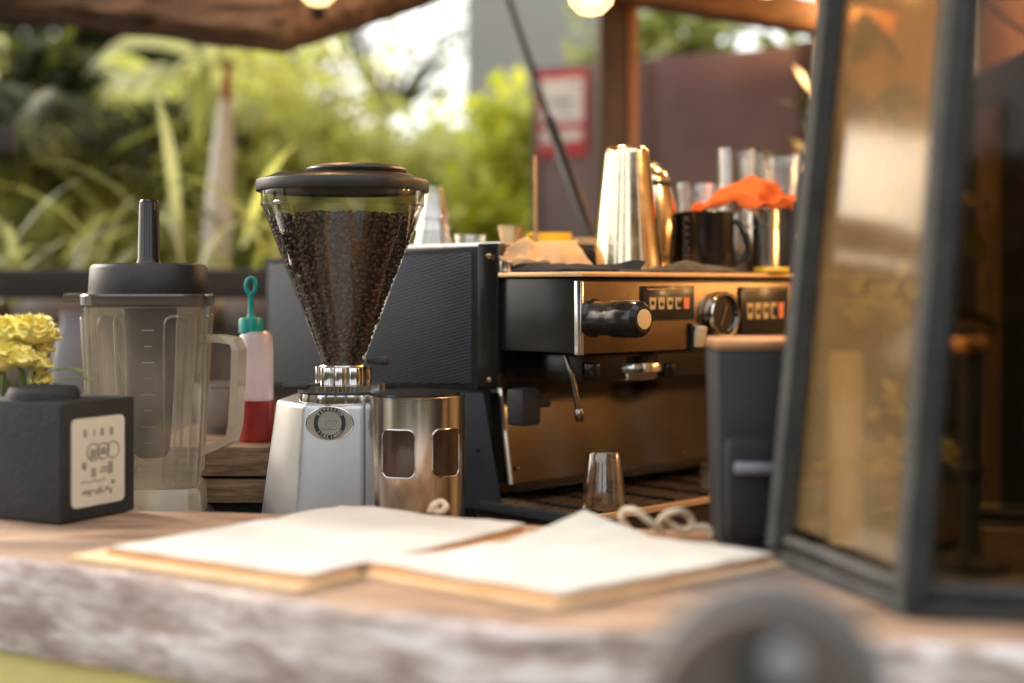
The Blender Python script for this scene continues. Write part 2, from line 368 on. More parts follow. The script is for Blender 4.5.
def carbon():
    m, nt, out = nt_new('carbon_weave')
    tc = N(nt, 'ShaderNodeTexCoord'); mp = N(nt, 'ShaderNodeMapping'); mp.inputs['Rotation'].default_value = (0, R(-52), 0)
    nt.links.new(tc.outputs['Object'], mp.inputs[0])
    w = N(nt, 'ShaderNodeTexWave', wave_type='BANDS', bands_direction='X'); w.inputs['Scale'].default_value = 92; w.inputs['Distortion'].default_value = .25; w.inputs['Detail'].default_value = 1
    nt.links.new(mp.outputs[0], w.inputs[0])
    mp2 = N(nt, 'ShaderNodeMapping'); nt.links.new(tc.outputs['Object'], mp2.inputs[0])
    w2 = N(nt, 'ShaderNodeTexWave', wave_type='BANDS', bands_direction='Z'); w2.inputs['Scale'].default_value = 120
    nt.links.new(mp2.outputs[0], w2.inputs[0])
    mu = N(nt, 'ShaderNodeMath', operation='MULTIPLY'); nt.links.new(w.outputs['Fac'], mu.inputs[0])
    mr = N(nt, 'ShaderNodeMapRange'); mr.inputs['To Min'].default_value = .65; nt.links.new(w2.outputs['Fac'], mr.inputs[0]); nt.links.new(mr.outputs[0], mu.inputs[1])
    rp = N(nt, 'ShaderNodeValToRGB'); rp.color_ramp.elements[0].position = .15; rp.color_ramp.elements[0].color = c4((.016, .017, .020)); rp.color_ramp.elements[1].position = .8; rp.color_ramp.elements[1].color = c4((.085, .092, .108))
    nt.links.new(mu.outputs[0], rp.inputs[0])
    b = N(nt, 'ShaderNodeBsdfPrincipled'); b.inputs['Roughness'].default_value = .42
    nt.links.new(rp.outputs[0], b.inputs['Base Color'])
    bp = N(nt, 'ShaderNodeBump'); bp.inputs['Strength'].default_value = .3; bp.inputs['Distance'].default_value = .002
    nt.links.new(mu.outputs[0], bp.inputs['Height']); nt.links.new(bp.outputs[0], b.inputs['Normal'])
    nt.links.new(b.outputs[0], out.inputs[0]); return m
carbon_m = carbon()

# ------------------------------------------------------------------ world, sun
SUN_EL, SUN_AZ = R(29), R(308)       # azimuth measured from +Y (away from camera) clockwise
w = bpy.data.worlds.new('World'); sc.world = w; w.use_nodes = True
nt = w.node_tree; nt.nodes.clear()
wo = nt.nodes.new('ShaderNodeOutputWorld'); bg = nt.nodes.new('ShaderNodeBackground'); sky = nt.nodes.new('ShaderNodeTexSky')
sky.sky_type = 'NISHITA'; sky.sun_disc = False; sky.sun_elevation = SUN_EL; sky.sun_rotation = SUN_AZ
sky.dust_density = 8.0; sky.air_density = 1.0; sky.ozone_density = 1.0
bg.inputs[1].default_value = 0.15
hz_mix = nt.nodes.new('ShaderNodeMixRGB'); hz_mix.blend_type = 'ADD'; hz_mix.inputs[0].default_value = 1.0; hz_mix.inputs[2].default_value = (12.6, 12.5, 12.2, 1)   # thin bright overcast over the blue sky
nt.links.new(sky.outputs[0], hz_mix.inputs[1]); nt.links.new(hz_mix.outputs[0], bg.inputs[0]); nt.links.new(bg.outputs[0], wo.inputs[0])
sl = bpy.data.lights.new('sun', 'SUN'); so = bpy.data.objects.new('sun', sl); COL.objects.link(so)
sl.energy = 3.7; sl.angle = R(10); sl.color = (1, .95, .86)
sdir = Vector((math.sin(SUN_AZ) * math.cos(SUN_EL), math.cos(SUN_AZ) * math.cos(SUN_EL), math.sin(SUN_EL)))
so.rotation_euler = (-sdir).to_track_quat('-Z', 'Y').to_euler(); so.location = sdir * 20
sc.view_settings.view_transform = 'Standard'; sc.view_settings.look = 'None'; sc.view_settings.exposure = 0; sc.view_settings.gamma = 1
sc.cycles.use_denoising = True
sc.cycles.max_bounces = 14; sc.cycles.transparent_max_bounces = 24; sc.cycles.sample_clamp_indirect = 6

# ------------------------------------------------------------------ ground
g = MB().grid(lambda u, v: (-60 + 120 * u, -20 + 140 * v, 0), 2, 2).build('ground', mat('garden_earth', (.11, .085, .05), (.07, .07, .03), scale=3, rough=.95, bump=.5))
tag(g, kind='structure')

# ------------------------------------------------------------------ serving counter (live-edge slab on mustard front)
LZ = 1.05
front = [(-1.25, 2.66), (-.80, 2.33), (-.435, 1.245)]
edge = [on_z(-420, 512, LZ), on_z(-190, 531, LZ), on_z(0, 557, LZ), on_z(135, 573, LZ), on_z(269, 596, LZ), on_z(400, 613, LZ), on_z(520, 626, LZ), on_z(653, 629, LZ), on_z(760, 632, LZ), on_z(884, 638, LZ), on_z(1024, 644, LZ)]
edge = [Vector((p.x, p.y)) for p in edge] + [Vector((.62, .90)), Vector((1.0, .84))]
back = [Vector((1.0, 1.36)), Vector((.55, 1.40)), Vector((.40, 1.395)), Vector((.25, 1.362)), Vector((.05, 1.392)), Vector((-.12, 1.445)), Vector((-.32, 1.487)), Vector((-.60, 1.50)), Vector((-1.1, 1.75))]
ct = thing('serving_counter', 'rustic wooden serving counter with weathered whitewashed live edge in foreground', 'counter', (0, 1.2, 0))
mb = MB()
def resamp(P, n):
    L = [0]
    for a, b in zip(P, P[1:]): L.append(L[-1] + (b - a).length)
    out = []
    for i in range(n):
        t = L[-1] * i / (n - 1)
        for k in range(len(P) - 1):
            if t <= L[k + 1] + 1e-9:
                f = (t - L[k]) / (L[k + 1] - L[k]); out.append(P[k].lerp(P[k + 1], f)); break
    return out
E = resamp(edge, 90); B_ = resamp(list(reversed(back)), 90)
rows = []
for i in range(90):
    e = E[i]; b = B_[i]; t = (e - b).normalized()
    w1 = .004 * noise.noise(Vector((i * .35, 0, 0))); w2 = .006 * noise.noise(Vector((i * .5, 5, 0)))
    col = [Vector((b.x, b.y, LZ - .06)), Vector((b.x, b.y, LZ))]
    for k in range(1, 8): p = b.lerp(e, k / 8 * .97); col.append(Vector((p.x, p.y, LZ + .0008 * noise.noise(Vector((i * .3, k * .9, 2))))))
    e2 = e + t * w1
    col += [Vector((e2.x, e2.y, LZ)) - Vector((t.x, t.y, 0)) * .004, Vector((e2.x + t.x * .003, e2.y + t.y * .003, LZ - .006))]
    for k in range(1, 8):
        z = LZ - .006 - .076 * k / 7
        o = .006 * math.sin(k / 7 * math.pi) + .006 * noise.noise(Vector((i * .45, k * .8, 9)))
        col.append(Vector((e2.x + t.x * o, e2.y + t.y * o, z)))
    col.append(Vector((e2.x - t.x * .05, e2.y - t.y * .05, LZ - .083)))
    rows.append([mb._v(p) for p in col])
for a, b in zip(rows, rows[1:]):
    for k in range(len(a) - 1): mb.bm.faces.new([a[k], b[k], b[k + 1], a[k + 1]])
    mb.bm.faces.new([a[-1], b[-1], b[0], a[0]])
mb.build('counter_slab', slab_m, ct, smooth=50)
mb = MB()
for i in range(0, 88, 2):
    a, b = E[i], E[i + 2]; ta = (a - B_[i]).normalized(); tb = (b - B_[i + 2]).normalized()
    a = a - ta * .012; b = b - tb * .012; a2 = a - ta * .02; b2 = b - tb * .02
    mb.prism([(a.x, a.y, 0), (b.x, b.y, 0), (b2.x, b2.y, 0), (a2.x, a2.y, 0)], [(a.x, a.y, LZ - .085), (b.x, b.y, LZ - .085), (b2.x, b2.y, LZ - .085), (a2.x, a2.y, LZ - .085)])
bmesh.ops.remove_doubles(mb.bm, verts=mb.bm.verts, dist=1e-5)
mb.build('front_board', mustard, ct)

# ------------------------------------------------------------------ work bench behind the counter
BZ = .80
wb = thing('work_bench', 'dark wooden work bench carrying the coffee machine behind the counter', 'bench', (0, 2.0, 0))
MB().box((.0, 2.16, BZ - .02), (2.0, 1.22, .04), bevel=.004).build('bench_top', bench_wood, wb)
for x in (-.94, .92):
    for y in (1.62, 2.7): MB().box((x, y, (BZ - .04) / 2), (.07, .07, BZ - .04), bevel=.004).build('leg', bench_wood, wb)

# ------------------------------------------------------------------ coffee grinder
gx, gd = (343 - 512) / F * 1.65, 1.65
def gz(py): return zat(py, 1.65)
S = 1.65 / F
gr = thing('coffee_grinder', 'silver coffee grinder with clear bean hopper and steel doser', 'grinder', (gx, gd, BZ))
# body
yb, yf = 1.80, 1.600
def lvl(py, z=None):
    t = (py - 403) / (517 - 403)
    zz = zat(py, 1.62) if z is None else z
    def X(px, d): return (px - 512) / F * d
    return [(X(365.5, yf), yf, zz), (X(365.5, 1.66), 1.66, zz), (X(365 + 3 * t, 1.7), yb + .02 * t, zz), (X(288 - 10 * t, 1.7), yb + .02 * t, zz), (X(275 - 15 * t, 1.66), 1.665, zz), (X(304.5 - 6.5 * t, yf), yf - .012 * t, zz)]
zt, zb = zat(402, 1.62), zat(517, 1.62)
pyb = 517 + (zb - (BZ + .03)) / 1.62 * F
mb = MB(); mb.prism(lvl(pyb), lvl(402), bevel=.007, seg=3); mb.build('body', silver_paint, gr)
mb = MB(); p = lvl(pyb + 6, BZ + .028)
mb.prism([(x, y, BZ) for x, y, z in p], p, bevel=.003); mb.build('base', matte_black, gr)
# seam between body and doser
MB().box(((366.5 - 512) / F * 1.62, 1.625, (zt + zb) / 2 - .09), (.004, .03, .30)).build('doser_seam', gloss_black, gr)
# chrome top plate & geared ring
cpx = (342 - 512) / F * 1.65
MB().lathe((cpx, gd, 0), [(0, gz(402.5)), (.0500, gz(402.5)), (.0505, gz(400)), (.0492, gz(392.5)), (.047, gz(391)), (0, gz(391))], 64).build('top_plate', chrome, gr)
mb = MB(); prof = []
seg = 120
zA, zB = gz(389.6), gz(383.6)
ra, rb = .0470, .0494
bot = [((cpx + (ra if k % 2 else rb) * math.cos(2 * math.pi * k / seg)), gd + (ra if k % 2 else rb) * math.sin(2 * math.pi * k / seg), zA) for k in range(seg)]
mb.prism(bot, [(x, y, zB) for x, y, z in bot]); mb.build('adjusting_ring', chrome, gr, smooth=20)
MB().lathe((cpx, gd, 0), [(0, zA + .0001), (.0505, zA), (.0508, zA - .0022), (.048, zA - .0026), (0, zA - .0026)], 64).build('ring_washer', matte_black, gr)
a = at(308, 385.5, 1.612); b = at(283, 386.5, 1.605)
MB().cyl(a + Vector((.012, .01, 0)), a, .0022).cyl(a, b, .0047, .0042, bevel=.001).build('adjusting_lever', matte_black, gr)
# collar with three lugs
mb = MB(); mb.lathe((gx, gd, 0), [(0, gz(384)), (.0285, gz(384)), (.0285, gz(366)), (.027, gz(364.5)), (0, gz(364.5))], 48)
mb.build('collar', steel, gr)
for k, aa in enumerate((-128, -92, -52, 10, 90, 170)):
    A = R(aa); cx, cy = gx + .0245 * math.cos(A), gd + .0245 * math.sin(A)
    MB().cyl((cx, cy, gz(383.5)), (cx, cy, gz(366.5)), .0088, bevel=.001, seg=20).build('lug', chrome, gr)
MB().cyl(at(368, 361.5, 1.65), at(379, 361.5, 1.645), .0028).cyl(at(376, 361, 1.645), at(388, 361, 1.643), .0052, bevel=.001).build('hopper_pin', matte_black, gr)
# hopper
def hz(py): return gz(py)
cone = [(.0255, hz(366)), (.0262, hz(358)), (.0923, hz(208)), (.0938, hz(205)), (.0945, hz(189))]
mb = MB(); mb.lathe((gx, gd, 0), cone, 96)
hp = mb.build('hopper', hopper_m, gr, smooth=60)
MB().lathe((gx, gd, 0), [(.0927, hz(207.2)), (.0944, hz(205.8)), (.0946, hz(204.4)), (.0938, hz(203.4))], 96).build('hopper_band', hopper_m, hp, root=gr)
MB().lathe((gx, gd, 0), [(.0, hz(189.6)), (.0935, hz(189.6)), (.0935, hz(192.5)), (.0975, hz(192.5)), (.0992, hz(192)), (.0998, hz(190.8)), (.0998, hz(182.5)), (.0990, hz(181)), (.096, hz(180.2)), (.0815, hz(176.0)), (.0805, hz(175.2)), (0, hz(175.2))], 96).build('hopper_lid', lid_plastic, gr)
MB().lathe((gx + .0155, gd, 0), [(0, hz(176.6)), (.0545, hz(176.4)), (.0545, hz(173.4)), (.0578, hz(173)), (.0588, hz(170.5)), (.0575, hz(168.5)), (.05, hz(166.2)), (.035, hz(164.6)), (.018, hz(164.0)), (0, hz(164.0))], 96).build('lid_cap', lid_plastic, gr)
# doser with two windows
dx, dd = (415 - 512) / F * 1.61, 1.61; DR = .0566
def dzz(py): return zat(py, 1.557)
mb = MB(); mb.lathe((dx, dd, 0), [(0, dzz(526)), (DR - .002, dzz(526)), (DR, dzz(524)), (DR, dzz(401)), (DR + .0006, dzz(400.6)), (DR + .0006, dzz(398.6)), (DR - .001, dzz(397.8)), (DR - .004, dzz(398.2)), (0, dzz(398.6))], 96)
ds = mb.build('doser', steel, gr)
MB().lathe((dx, dd, 0), [(0, dzz(398.4)), (DR - .0055, dzz(398.2)), (DR - .0058, dzz(395.6)), (DR - .01, dzz(394.8)), (0, dzz(394.6))], 64).build('doser_lid', gloss_black, ds, root=gr)
wz = dzz(454); wh = 48 * 1.557 / F; ww = R(39)
for aa in (-90 - 15.5, -90 + 43):
    A = R(aa)
    def P(u, v, r): return (dx + r * math.cos(A + u), dd + r * math.sin(A + u), wz + v)
    rc0 = rrect(ww * DR, wh, .0085, 6); rc = []
    for (x0_, y0_), (x1_, y1_) in zip(rc0, rc0[1:] + rc0[:1]):
        m_ = max(1, int(math.hypot(x1_ - x0_, y1_ - y0_) / .002))
        rc += [(x0_ + (x1_ - x0_) * q_ / m_, y0_ + (y1_ - y0_) * q_ / m_) for q_ in range(m_)]
    mb = MB()
    # concentric rounded rectangles make the window follow the curved wall
    rings = []
    for f in (1.0, .8, .6, .4, .2, .08):
        rings.append([mb._v(P(x * f / DR, y * f, DR + .0005)) for x, y in rc])
    for ra_, rb_ in zip(rings, rings[1:]):
        n = len(ra_)
        for i in range(n): mb.bm.faces.new([ra_[i], ra_[(i + 1) % n], rb_[(i + 1) % n], rb_[i]])
    mb.bm.faces.new(rings[-1])
    wn = mb.build('doser_window', window_m, ds, root=gr)
    MB().tube([P(x / DR, y, DR + .0005) for x, y in rc], .0007, seg=8, closed=True).build('window_trim', chrome, ds, root=gr)
MB().box((dx + .05, dd - .02, dzz(526) - .04), (.02, .02, .07), bevel=.003).build('doser_fork', matte_black, gr)
# badge on the front facet
bt, bb = Vector(lvl(402)[5]), Vector(lvl(517)[5]); bt2, bb2 = Vector(lvl(402)[0]), Vector(lvl(517)[0])
xx = (bt2 - bt).normalized(); up = ((bt + bt2) / 2 - (bb + bb2) / 2).normalized(); nn = xx.cross(up).normalized(); up = nn.cross(xx)
ray = at(330, 423, 1.0) - Vector((0, 0, ZC)); o0 = Vector((0, 0, ZC))
tt = (bt - o0).dot(nn) / ray.dot(nn); bc = o0 + ray * tt
BM = frame(bc + nn * .0004, xx, up, nn)
sx = 1.6 / F
mb = MB(BM); n = 48; A_, B2 = 23.5 * sx, 16.3 * sx
mb.prism([(A_ * math.cos(2 * math.pi * k / n), B2 * math.sin(2 * math.pi * k / n), 0) for k in range(n)], [(A_ * .975 * math.cos(2 * math.pi * k / n), B2 * .975 * math.sin(2 * math.pi * k / n), .0016) for k in range(n)])
bd = mb.build('badge', mat('badge_silver', (.42, .41, .38), (.5, .49, .46), scale=30, rough=.28, metal=.8), gr)
mb = MB(BM)
mb.tube([(A_ * math.cos(2 * math.pi * k / n), B2 * math.sin(2 * math.pi * k / n), .0012) for k in range(n)], .0008, seg=6, closed=True)
mb.build('badge_rim', chrome, bd, root=gr)
ro, ri = 16.0 * sx, 11.9 * sx
mb = MB(BM); mb.lathe((0, 0, .0018), [(ri, 0), (ro, 0), (ro, .0003), (ri, .0003), (ri, 0)], 48)
mb.build('badge_ring', mat('badge_black', (.012, .012, .012), (.02, .02, .02), rough=.4), bd, root=gr)
mb = MB(BM)
for txt, mid, dirn in (('ESPRESSO', 90, -1), ('ITALIANO', 270, 1)):
    for k, ch in enumerate(txt):
        th = R(mid + dirn * (k - (len(txt) - 1) / 2) * 14.5); r_ = (ro + ri) / 2
        me = glyph(ch, 4.6 * sx)
        rot = th - math.pi / 2 if dirn < 0 else th + math.pi / 2
        mb.mesh(me, Matrix.Translation((r_ * math.cos(th), r_ * math.sin(th), .0023)) @ Matrix.Rotation(rot, 4, 'Z')); bpy.data.meshes.remove(me)
mb.build('badge_lettering', mat('badge_letter', (.55, .54, .5), (.6, .59, .55), rough=.35, metal=.4), bd, root=gr, smooth=0)
mb = MB(BM); q = sx
arc = lambda cx, cy, rx, ry, a0, a1, n=14: [(cx + rx * q * math.cos(R(a0 + (a1 - a0) * k / n)), cy + ry * q * math.sin(R(a0 + (a1 - a0) * k / n)), .002) for k in range(n + 1)]
mb.tube(arc(-0.3 * q, -.5 * q, 4.6, 4.0, 190, 352), .00028, seg=6); mb.tube(arc(-.3 * q, .6 * q, 4.2, 1.6, 0, 360), .00022, seg=6)
mb.tube(arc(5.0 * q, .8 * q, 2.3, 2.0, -110, 120), .00028, seg=6); mb.tube(arc(0, -4.2 * q, 9, 2.2, 195, 345), .00026, seg=6); mb.tube(arc(-2.0 * q, 3.6 * q, 3.2, 3.6, 60, 230), .00018, seg=6)
mb.build('badge_cup', mat('badge_line', (.1, .095, .09), (.12, .11, .1), rough=.4), bd, root=gr)
# beans: one heap in the hopper
mb = MB(); base = bmesh.new()
def cone_r(z):
    P = [(r, z_) for r, z_ in cone]
    for (r0, z0), (r1, z1) in zip(P, P[1:]):
        if z0 <= z <= z1: return r0 + (r1 - r0) * (z - z0) / (z1 - z0)
    return P[-1][0] if z > P[-1][1] else P[0][0]
ztop = hz(221)
bean_v, bean_f = [], []
bm0 = bmesh.new(); bmesh.ops.create_icosphere(bm0, subdivisions=1, radius=1); BV = [v.co.copy() for v in bm0.verts]; BFc = [[v.index for v in f.verts] for f in bm0.faces]; bm0.free()
def add_bean(p):
    Q = Matrix.Rotation(rnd.uniform(0, 6.28), 3, 'Z') @ Matrix.Rotation(rnd.uniform(0, 6.28), 3, 'X') @ Matrix.Rotation(rnd.uniform(0, 6.28), 3, 'Y')
    s_ = rnd.uniform(.85, 1.15); k = len(bean_v)
    for v in BV: bean_v.append(p + Q @ Vector((v.x * .0046 * s_, v.y * .0033 * s_, v.z * .0026 * s_)))
    for f in BFc: bean_f.append([k + i for i in f])
z = hz(362)
while z < ztop:
    r_ = cone_r(z) - .0042; n = int(2 * math.pi * r_ / .0072)
    for k in range(n):
        A = 2 * math.pi * (k + rnd.uniform(-.35, .35)) / n
        if math.sin(A) > .55: continue
        rr = r_ - rnd.uniform(0, .002)
        add_bean(Vector((gx + rr * math.cos(A), gd + rr * math.sin(A), z + rnd.uniform(-.0025, .0025))))
    z += .0056
for k in range(900):
    rr = math.sqrt(rnd.random()) * (cone_r(ztop) - .005); A = rnd.uniform(0, 6.28)
    add_bean(Vector((gx + rr * math.cos(A), gd + rr * math.sin(A), ztop + .004 * (1 - (rr / .09) ** 2) + rnd.uniform(-.002, .004))))
cc = [(r - .007, z_) for r, z_ in cone if z_ < ztop] + [(cone_r(ztop) - .007, ztop - .002), (0, ztop + .001)]
mb.lathe((gx, gd, 0), [(0, hz(364))] + cc, 40)
k0 = len(mb.bm.verts)
vs = [mb.bm.verts.new(v) for v in bean_v]
for f in bean_f: mb.bm.faces.new([vs[i] for i in f])
bo = mb.build('coffee_beans', bean_m, smooth=60, recalc=False)
tag(bo, 'dark roasted coffee beans filling the clear grinder hopper', 'coffee beans', kind='stuff')

# ------------------------------------------------------------------ espresso machine
d0 = 1.70; C = at(578, 285, d0); YAW = R(44)
U = Vector((math.cos(YAW), math.sin(YAW), 0)); W = Vector((-math.sin(YAW), math.cos(YAW), 0))
em = thing('espresso_machine', 'bronze and black two-group espresso machine behind the grinder', 'espresso machine', (C.x, C.y, BZ), YAW)
EM = frame((C.x, C.y, 0), U, W, (0, 0, 1))      # local x along the front, y into the machine, z up
def mw(px, py, w_):
    "machine coordinates (u, z) of a pixel on the plane y = w_"
    a = (px - 512) / F
    d = (w_ + (-W.x) * 0 + W.x * C.x + W.y * C.y) / (W.x * a + W.y)
    p = at(px, py, d)
    return (p - Vector((C.x, C.y, 0))).dot(U), p.z
LEN = .66
ztop = zat(275, d0); zlow = zat(356, d0)
E_ = lambda: MB(EM)
# front box: dark glossy left cheek, bronze face, gold lip
E_().box((LEN / 2 + .002, .075, (ztop + zlow) / 2 - .001), (LEN - .004, .146, ztop - zlow - .006), bevel=.003).build('head_box', dark_side, em)
fp = E_().box((LEN / 2, -.002, (ztop + zlow) / 2 - .003), (LEN, .008, ztop - zlow - .010), bevel=.0015).build('front_fascia', bronze_panel, em)
E_().box((LEN / 2, .072, ztop + .001), (LEN + .004, .16, .006), bevel=.002).build('top_lip', gold_edge, em)
E_().box((-.0015, -.003, (ztop + zlow) / 2 - .003), (.005, .011, ztop - zlow - .008), bevel=.001).build('corner_trim', chrome, em)
# rear body and cup rail
zr = 1.338
E_().box((LEN / 2 + .01, .30, (zr + 1.16) / 2), (LEN - .02, .29, zr - 1.16), bevel=.005).build('rear_body', dark_side, em)
E_().box((LEN / 2 + .01, .30, zr + .0025), (LEN - .03, .28, .004)).build('cup_tray', steel, em)
# carbon side panel
p1 = at(478, 285, 1.815); p2 = at(265, 285, 1.965)
dv = (p2 - p1); dv.z = 0; sl_ = dv.length; dv.normalize(); nv = Vector((dv.y, -dv.x, 0))
if nv.y > 0: nv = -nv
SM = frame((p1.x, p1.y, 0), dv, -nv, (0, 0, 1))
def sp(px, py):
    a = (px - 512) / F; nn2 = Vector((-nv.x, -nv.y)); d = (nn2.x * p1.x + nn2.y * p1.y) / (nn2.x * a + nn2.y); return zat(py, d)
zA1, zA2, zB1, zB2 = sp(478, 246), sp(265, 259), sp(478, 390), sp(265, 389)
mb = MB(SM)
mb.prism([(0, 0, zB1), (sl_, 0, zB2), (sl_, .018, zB2), (0, .018, zB1)], [(0, 0, zA1), (sl_, 0, zA2), (sl_, .018, zA2), (0, .018, zA1)], bevel=.003)
spn = mb.build('side_panel', matte_black, em)
mb = MB(SM); i_ = .008
mb.prism([(i_, -.0025, zB1 + i_), (sl_ - i_, -.0025, zB2 + i_), (sl_ - i_, .004, zB2 + i_), (i_, .004, zB1 + i_)], [(i_, -.0025, zA1 - i_), (sl_ - i_, -.0025, zA2 - i_), (sl_ - i_, .004, zA2 - i_), (i_, .004, zA1 - i_)], bevel=.001)
cp = mb.build('carbon_sheet', carbon_m, spn, root=em)
# corner post of side panel
pa = at(499, 285, 1.798); pb = at(478, 285, 1.812)
dv2 = (pb - pa).normalized(); PM = frame((pa.x, pa.y, 0), dv2, Vector((-dv2.y, dv2.x, 0)) * (1 if dv2.x < 0 else 1), (0, 0, 1))
lw_ = (pb - pa).length
mb = MB(PM)
for s_ in (0,):
    mb.box((lw_ / 2, -.010, (zat(243, 1.80) + zat(388, 1.80)) / 2), (lw_, .024, zat(243, 1.80) - zat(388, 1.80)), bevel=.003)
mb.build('corner_post', gloss_black, em)
for py in (256, 380):
    c = at(489, py, 1.795)
    MB().lathe(c, [(0, 0), (.0038, 0), (.0032, .002), (0, .0028)], 16, rot=Vector((0, 0, 1)).rotation_difference(Vector((.05, -1, 0))).to_matrix()).build('bolt', brass_m, em)
# lower side plate
def plate(name, px_list, d, m, th=.012):
    mb = MB(); P = [at(px, py, dd_) for (px, py, dd_) in px_list]
    back_ = [p + Vector((W.x, W.y, 0)) * 0 + Vector((0, th, 0)) for p in P]
    mb.prism(back_, P) ; return mb.build(name, m, em)
plate('side_plate', [(410, 393, 1.87), (410, 508, 1.87), (502, 508, 1.80), (483, 393, 1.805)], 0, slate_metal)
c = at(478, 450, 1.80)
MB().lathe(c, [(0, 0), (.003, 0), (.0025, .0025), (0, .003)], 12, rot=Vector((0, 0, 1)).rotation_difference(Vector((.1, -1, 0))).to_matrix()).build('bolt', gloss_black, em)
# black housing box under the head
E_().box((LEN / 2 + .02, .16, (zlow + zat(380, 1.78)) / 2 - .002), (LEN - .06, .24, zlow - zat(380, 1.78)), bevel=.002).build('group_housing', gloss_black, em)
# back splash (leans forward a little at its foot)
wS = .135
u0, zs_t = mw(498, 376, wS + .024); u1, zs_b = mw(508, 484, wS)
mb = E_(); mb.prism([(u1, wS - .004, zs_b), (LEN, wS - .004, zs_b), (LEN, wS + .02, zs_b), (u1, wS + .02, zs_b)], [(u0, wS + .024, zs_t), (LEN, wS + .024, zs_t), (LEN, wS + .042, zs_t), (u0, wS + .042, zs_t)])
mb.build('back_splash', brown_splash, em)
mb = E_(); mb.tube([(u1 - .002, wS - .007, zs_b), (u0 - .002, wS + .021, zs_t)], .0035, seg=8); mb.build('splash_edge', steel, em)
E_().box((LEN / 2 + u1 / 2, wS - .008, zs_b - .004), (LEN - u1, .012, .010), bevel=.001).build('splash_foot', gloss_black, em)
for px, py in ((518, 468), (684, 453)):
    u_, z_ = mw(px, py, wS - .003)
    E_().lathe((u_, wS - .001, z_), [(0, 0), (.0028, 0), (.002, .003), (0, .0035)], 12, rot=Matrix.Rotation(R(90), 3, 'X')).build('bolt', brass_m, em)
# drip tray
zt_ = zat(517, d0)
E_().box((LEN / 2, .085, zt_ - .045), (LEN, .19, .080), bevel=.003).build('drip_tray', mat('tray_brown_black', (.03, .018, .014), (.045, .028, .02), scale=8, rough=.4), em)
E_().box((LEN / 2, .087, zt_ - .004), (LEN - .008, .176, .006)).build('tray_grid', mat('tray_bronze', (.34, .22, .13), (.42, .28, .17), scale=30, rough=.2, rough2=.34, metal=.7, stretch=(1, 6, 1)), em)
E_().box((LEN / 2, -.0125, zt_ - .0025), (LEN + .002, .005, .009), bevel=.0015).build('tray_lip', gold_edge, em)
E_().box((-.003, .085, zt_ - .004), (.006, .19, .012), bevel=.0015).build('tray_side_lip', slate_metal, em)
for k in range(9):
    E_().box((.045 + k * .07, .087, zt_ + .0005), (.004, .165, .003)).build('tray_bar', gloss_black, em)
E_().box((LEN / 2, .29, (1.16 + BZ + .06) / 2), (LEN - .08, .2, 1.16 - BZ - .06)).build('lower_body', gloss_black, em)
for u_ in (.06, LEN - .06):
    for w_ in (.05, .38): E_().cyl((u_, w_, BZ), (u_, w_, BZ + .16 if w_ < .1 else BZ + .4), .02, bevel=.002).build('foot', steel, em)
# steam knob (black barrel with gold end)
u_, z_ = mw(592, 318, -.004)
kn = E_().lathe((u_, -.004, z_), [(0, -.002), (.0235, -.002), (.0235, .004), (.0205, .008), (.0205, .034), (.0225, .037), (.0225, .070), (.021, .077), (.0155, .082), (.0, .082)], 40, rot=Matrix.Rotation(R(90), 3, 'X')).build('steam_knob', gloss_black, em)
E_().lathe((u_, -.086, z_), [(.0, .0005), (.0118, .0), (.0118, .0012), (.0, .0022)], 32, rot=Matrix.Rotation(R(90), 3, 'X')).build('knob_cap', mat('knob_cap_gold', (.85, .62, .3), (.78, .55, .26), rough=.35), kn, root=em)
# key pads
def keypad(px0, px1, py0, py1):
    u0_, z0 = mw(px0, py0, -.006); u1_, _ = mw(px1, py0, -.006); _, z1 = mw(px0, py1, -.006)
    kp = E_().box(((u0_ + u1_) / 2, -.0075, (z0 + z1) / 2), (u1_ - u0_, .005, z0 - z1), bevel=.001).build('key_pad', gloss_black, em)
    um = u1_ - u0_
    E_().box(((u0_ + u1_) / 2, -.0108, z0 - .004), (um * .9, .0015, .0012)).build('pad_line', brass_m, kp, root=em)
    for k in range(5):
        uc = u0_ + um * (.17 + .165 * k); zc_ = z0 - (z0 - z1) * .5; hw, hh = um * .062, (z0 - z1) * .17
        y = -.0104
        mb = E_()
        mb.prism([(uc - hw * .75, y, zc_ - hh), (uc + hw * .75, y, zc_ - hh), (uc + hw, y, zc_ + hh * .7), (uc + hw * 1.05, y, zc_ + hh), (uc - hw * 1.05, y, zc_ + hh), (uc - hw, y, zc_ + hh * .7)],
                 [(uc - hw * .75, y - .0008, zc_ - hh), (uc + hw * .75, y - .0008, zc_ - hh), (uc + hw, y - .0008, zc_ + hh * .7), (uc + hw * 1.05, y - .0008, zc_ + hh), (uc - hw * 1.05, y - .0008, zc_ + hh), (uc - hw, y - .0008, zc_ + hh * .7)])
        ic = mb.build('cup_button', icon_red if k == 4 else icon_m, kp, root=em)
        if k < 4:
            E_().box((uc + hw * .1 * (k - 1), y - .0012, zc_ - hh * (.1 if k % 2 else -.1)), (hw * (.9 if k < 3 else 1.2), .0008, hh * (.7 if k < 3 else 1.2)), bevel=.0002).build('cup_mark', gloss_black, kp, root=em)
keypad(641, 692, 286, 321)
keypad(739, 786, 287, 335)
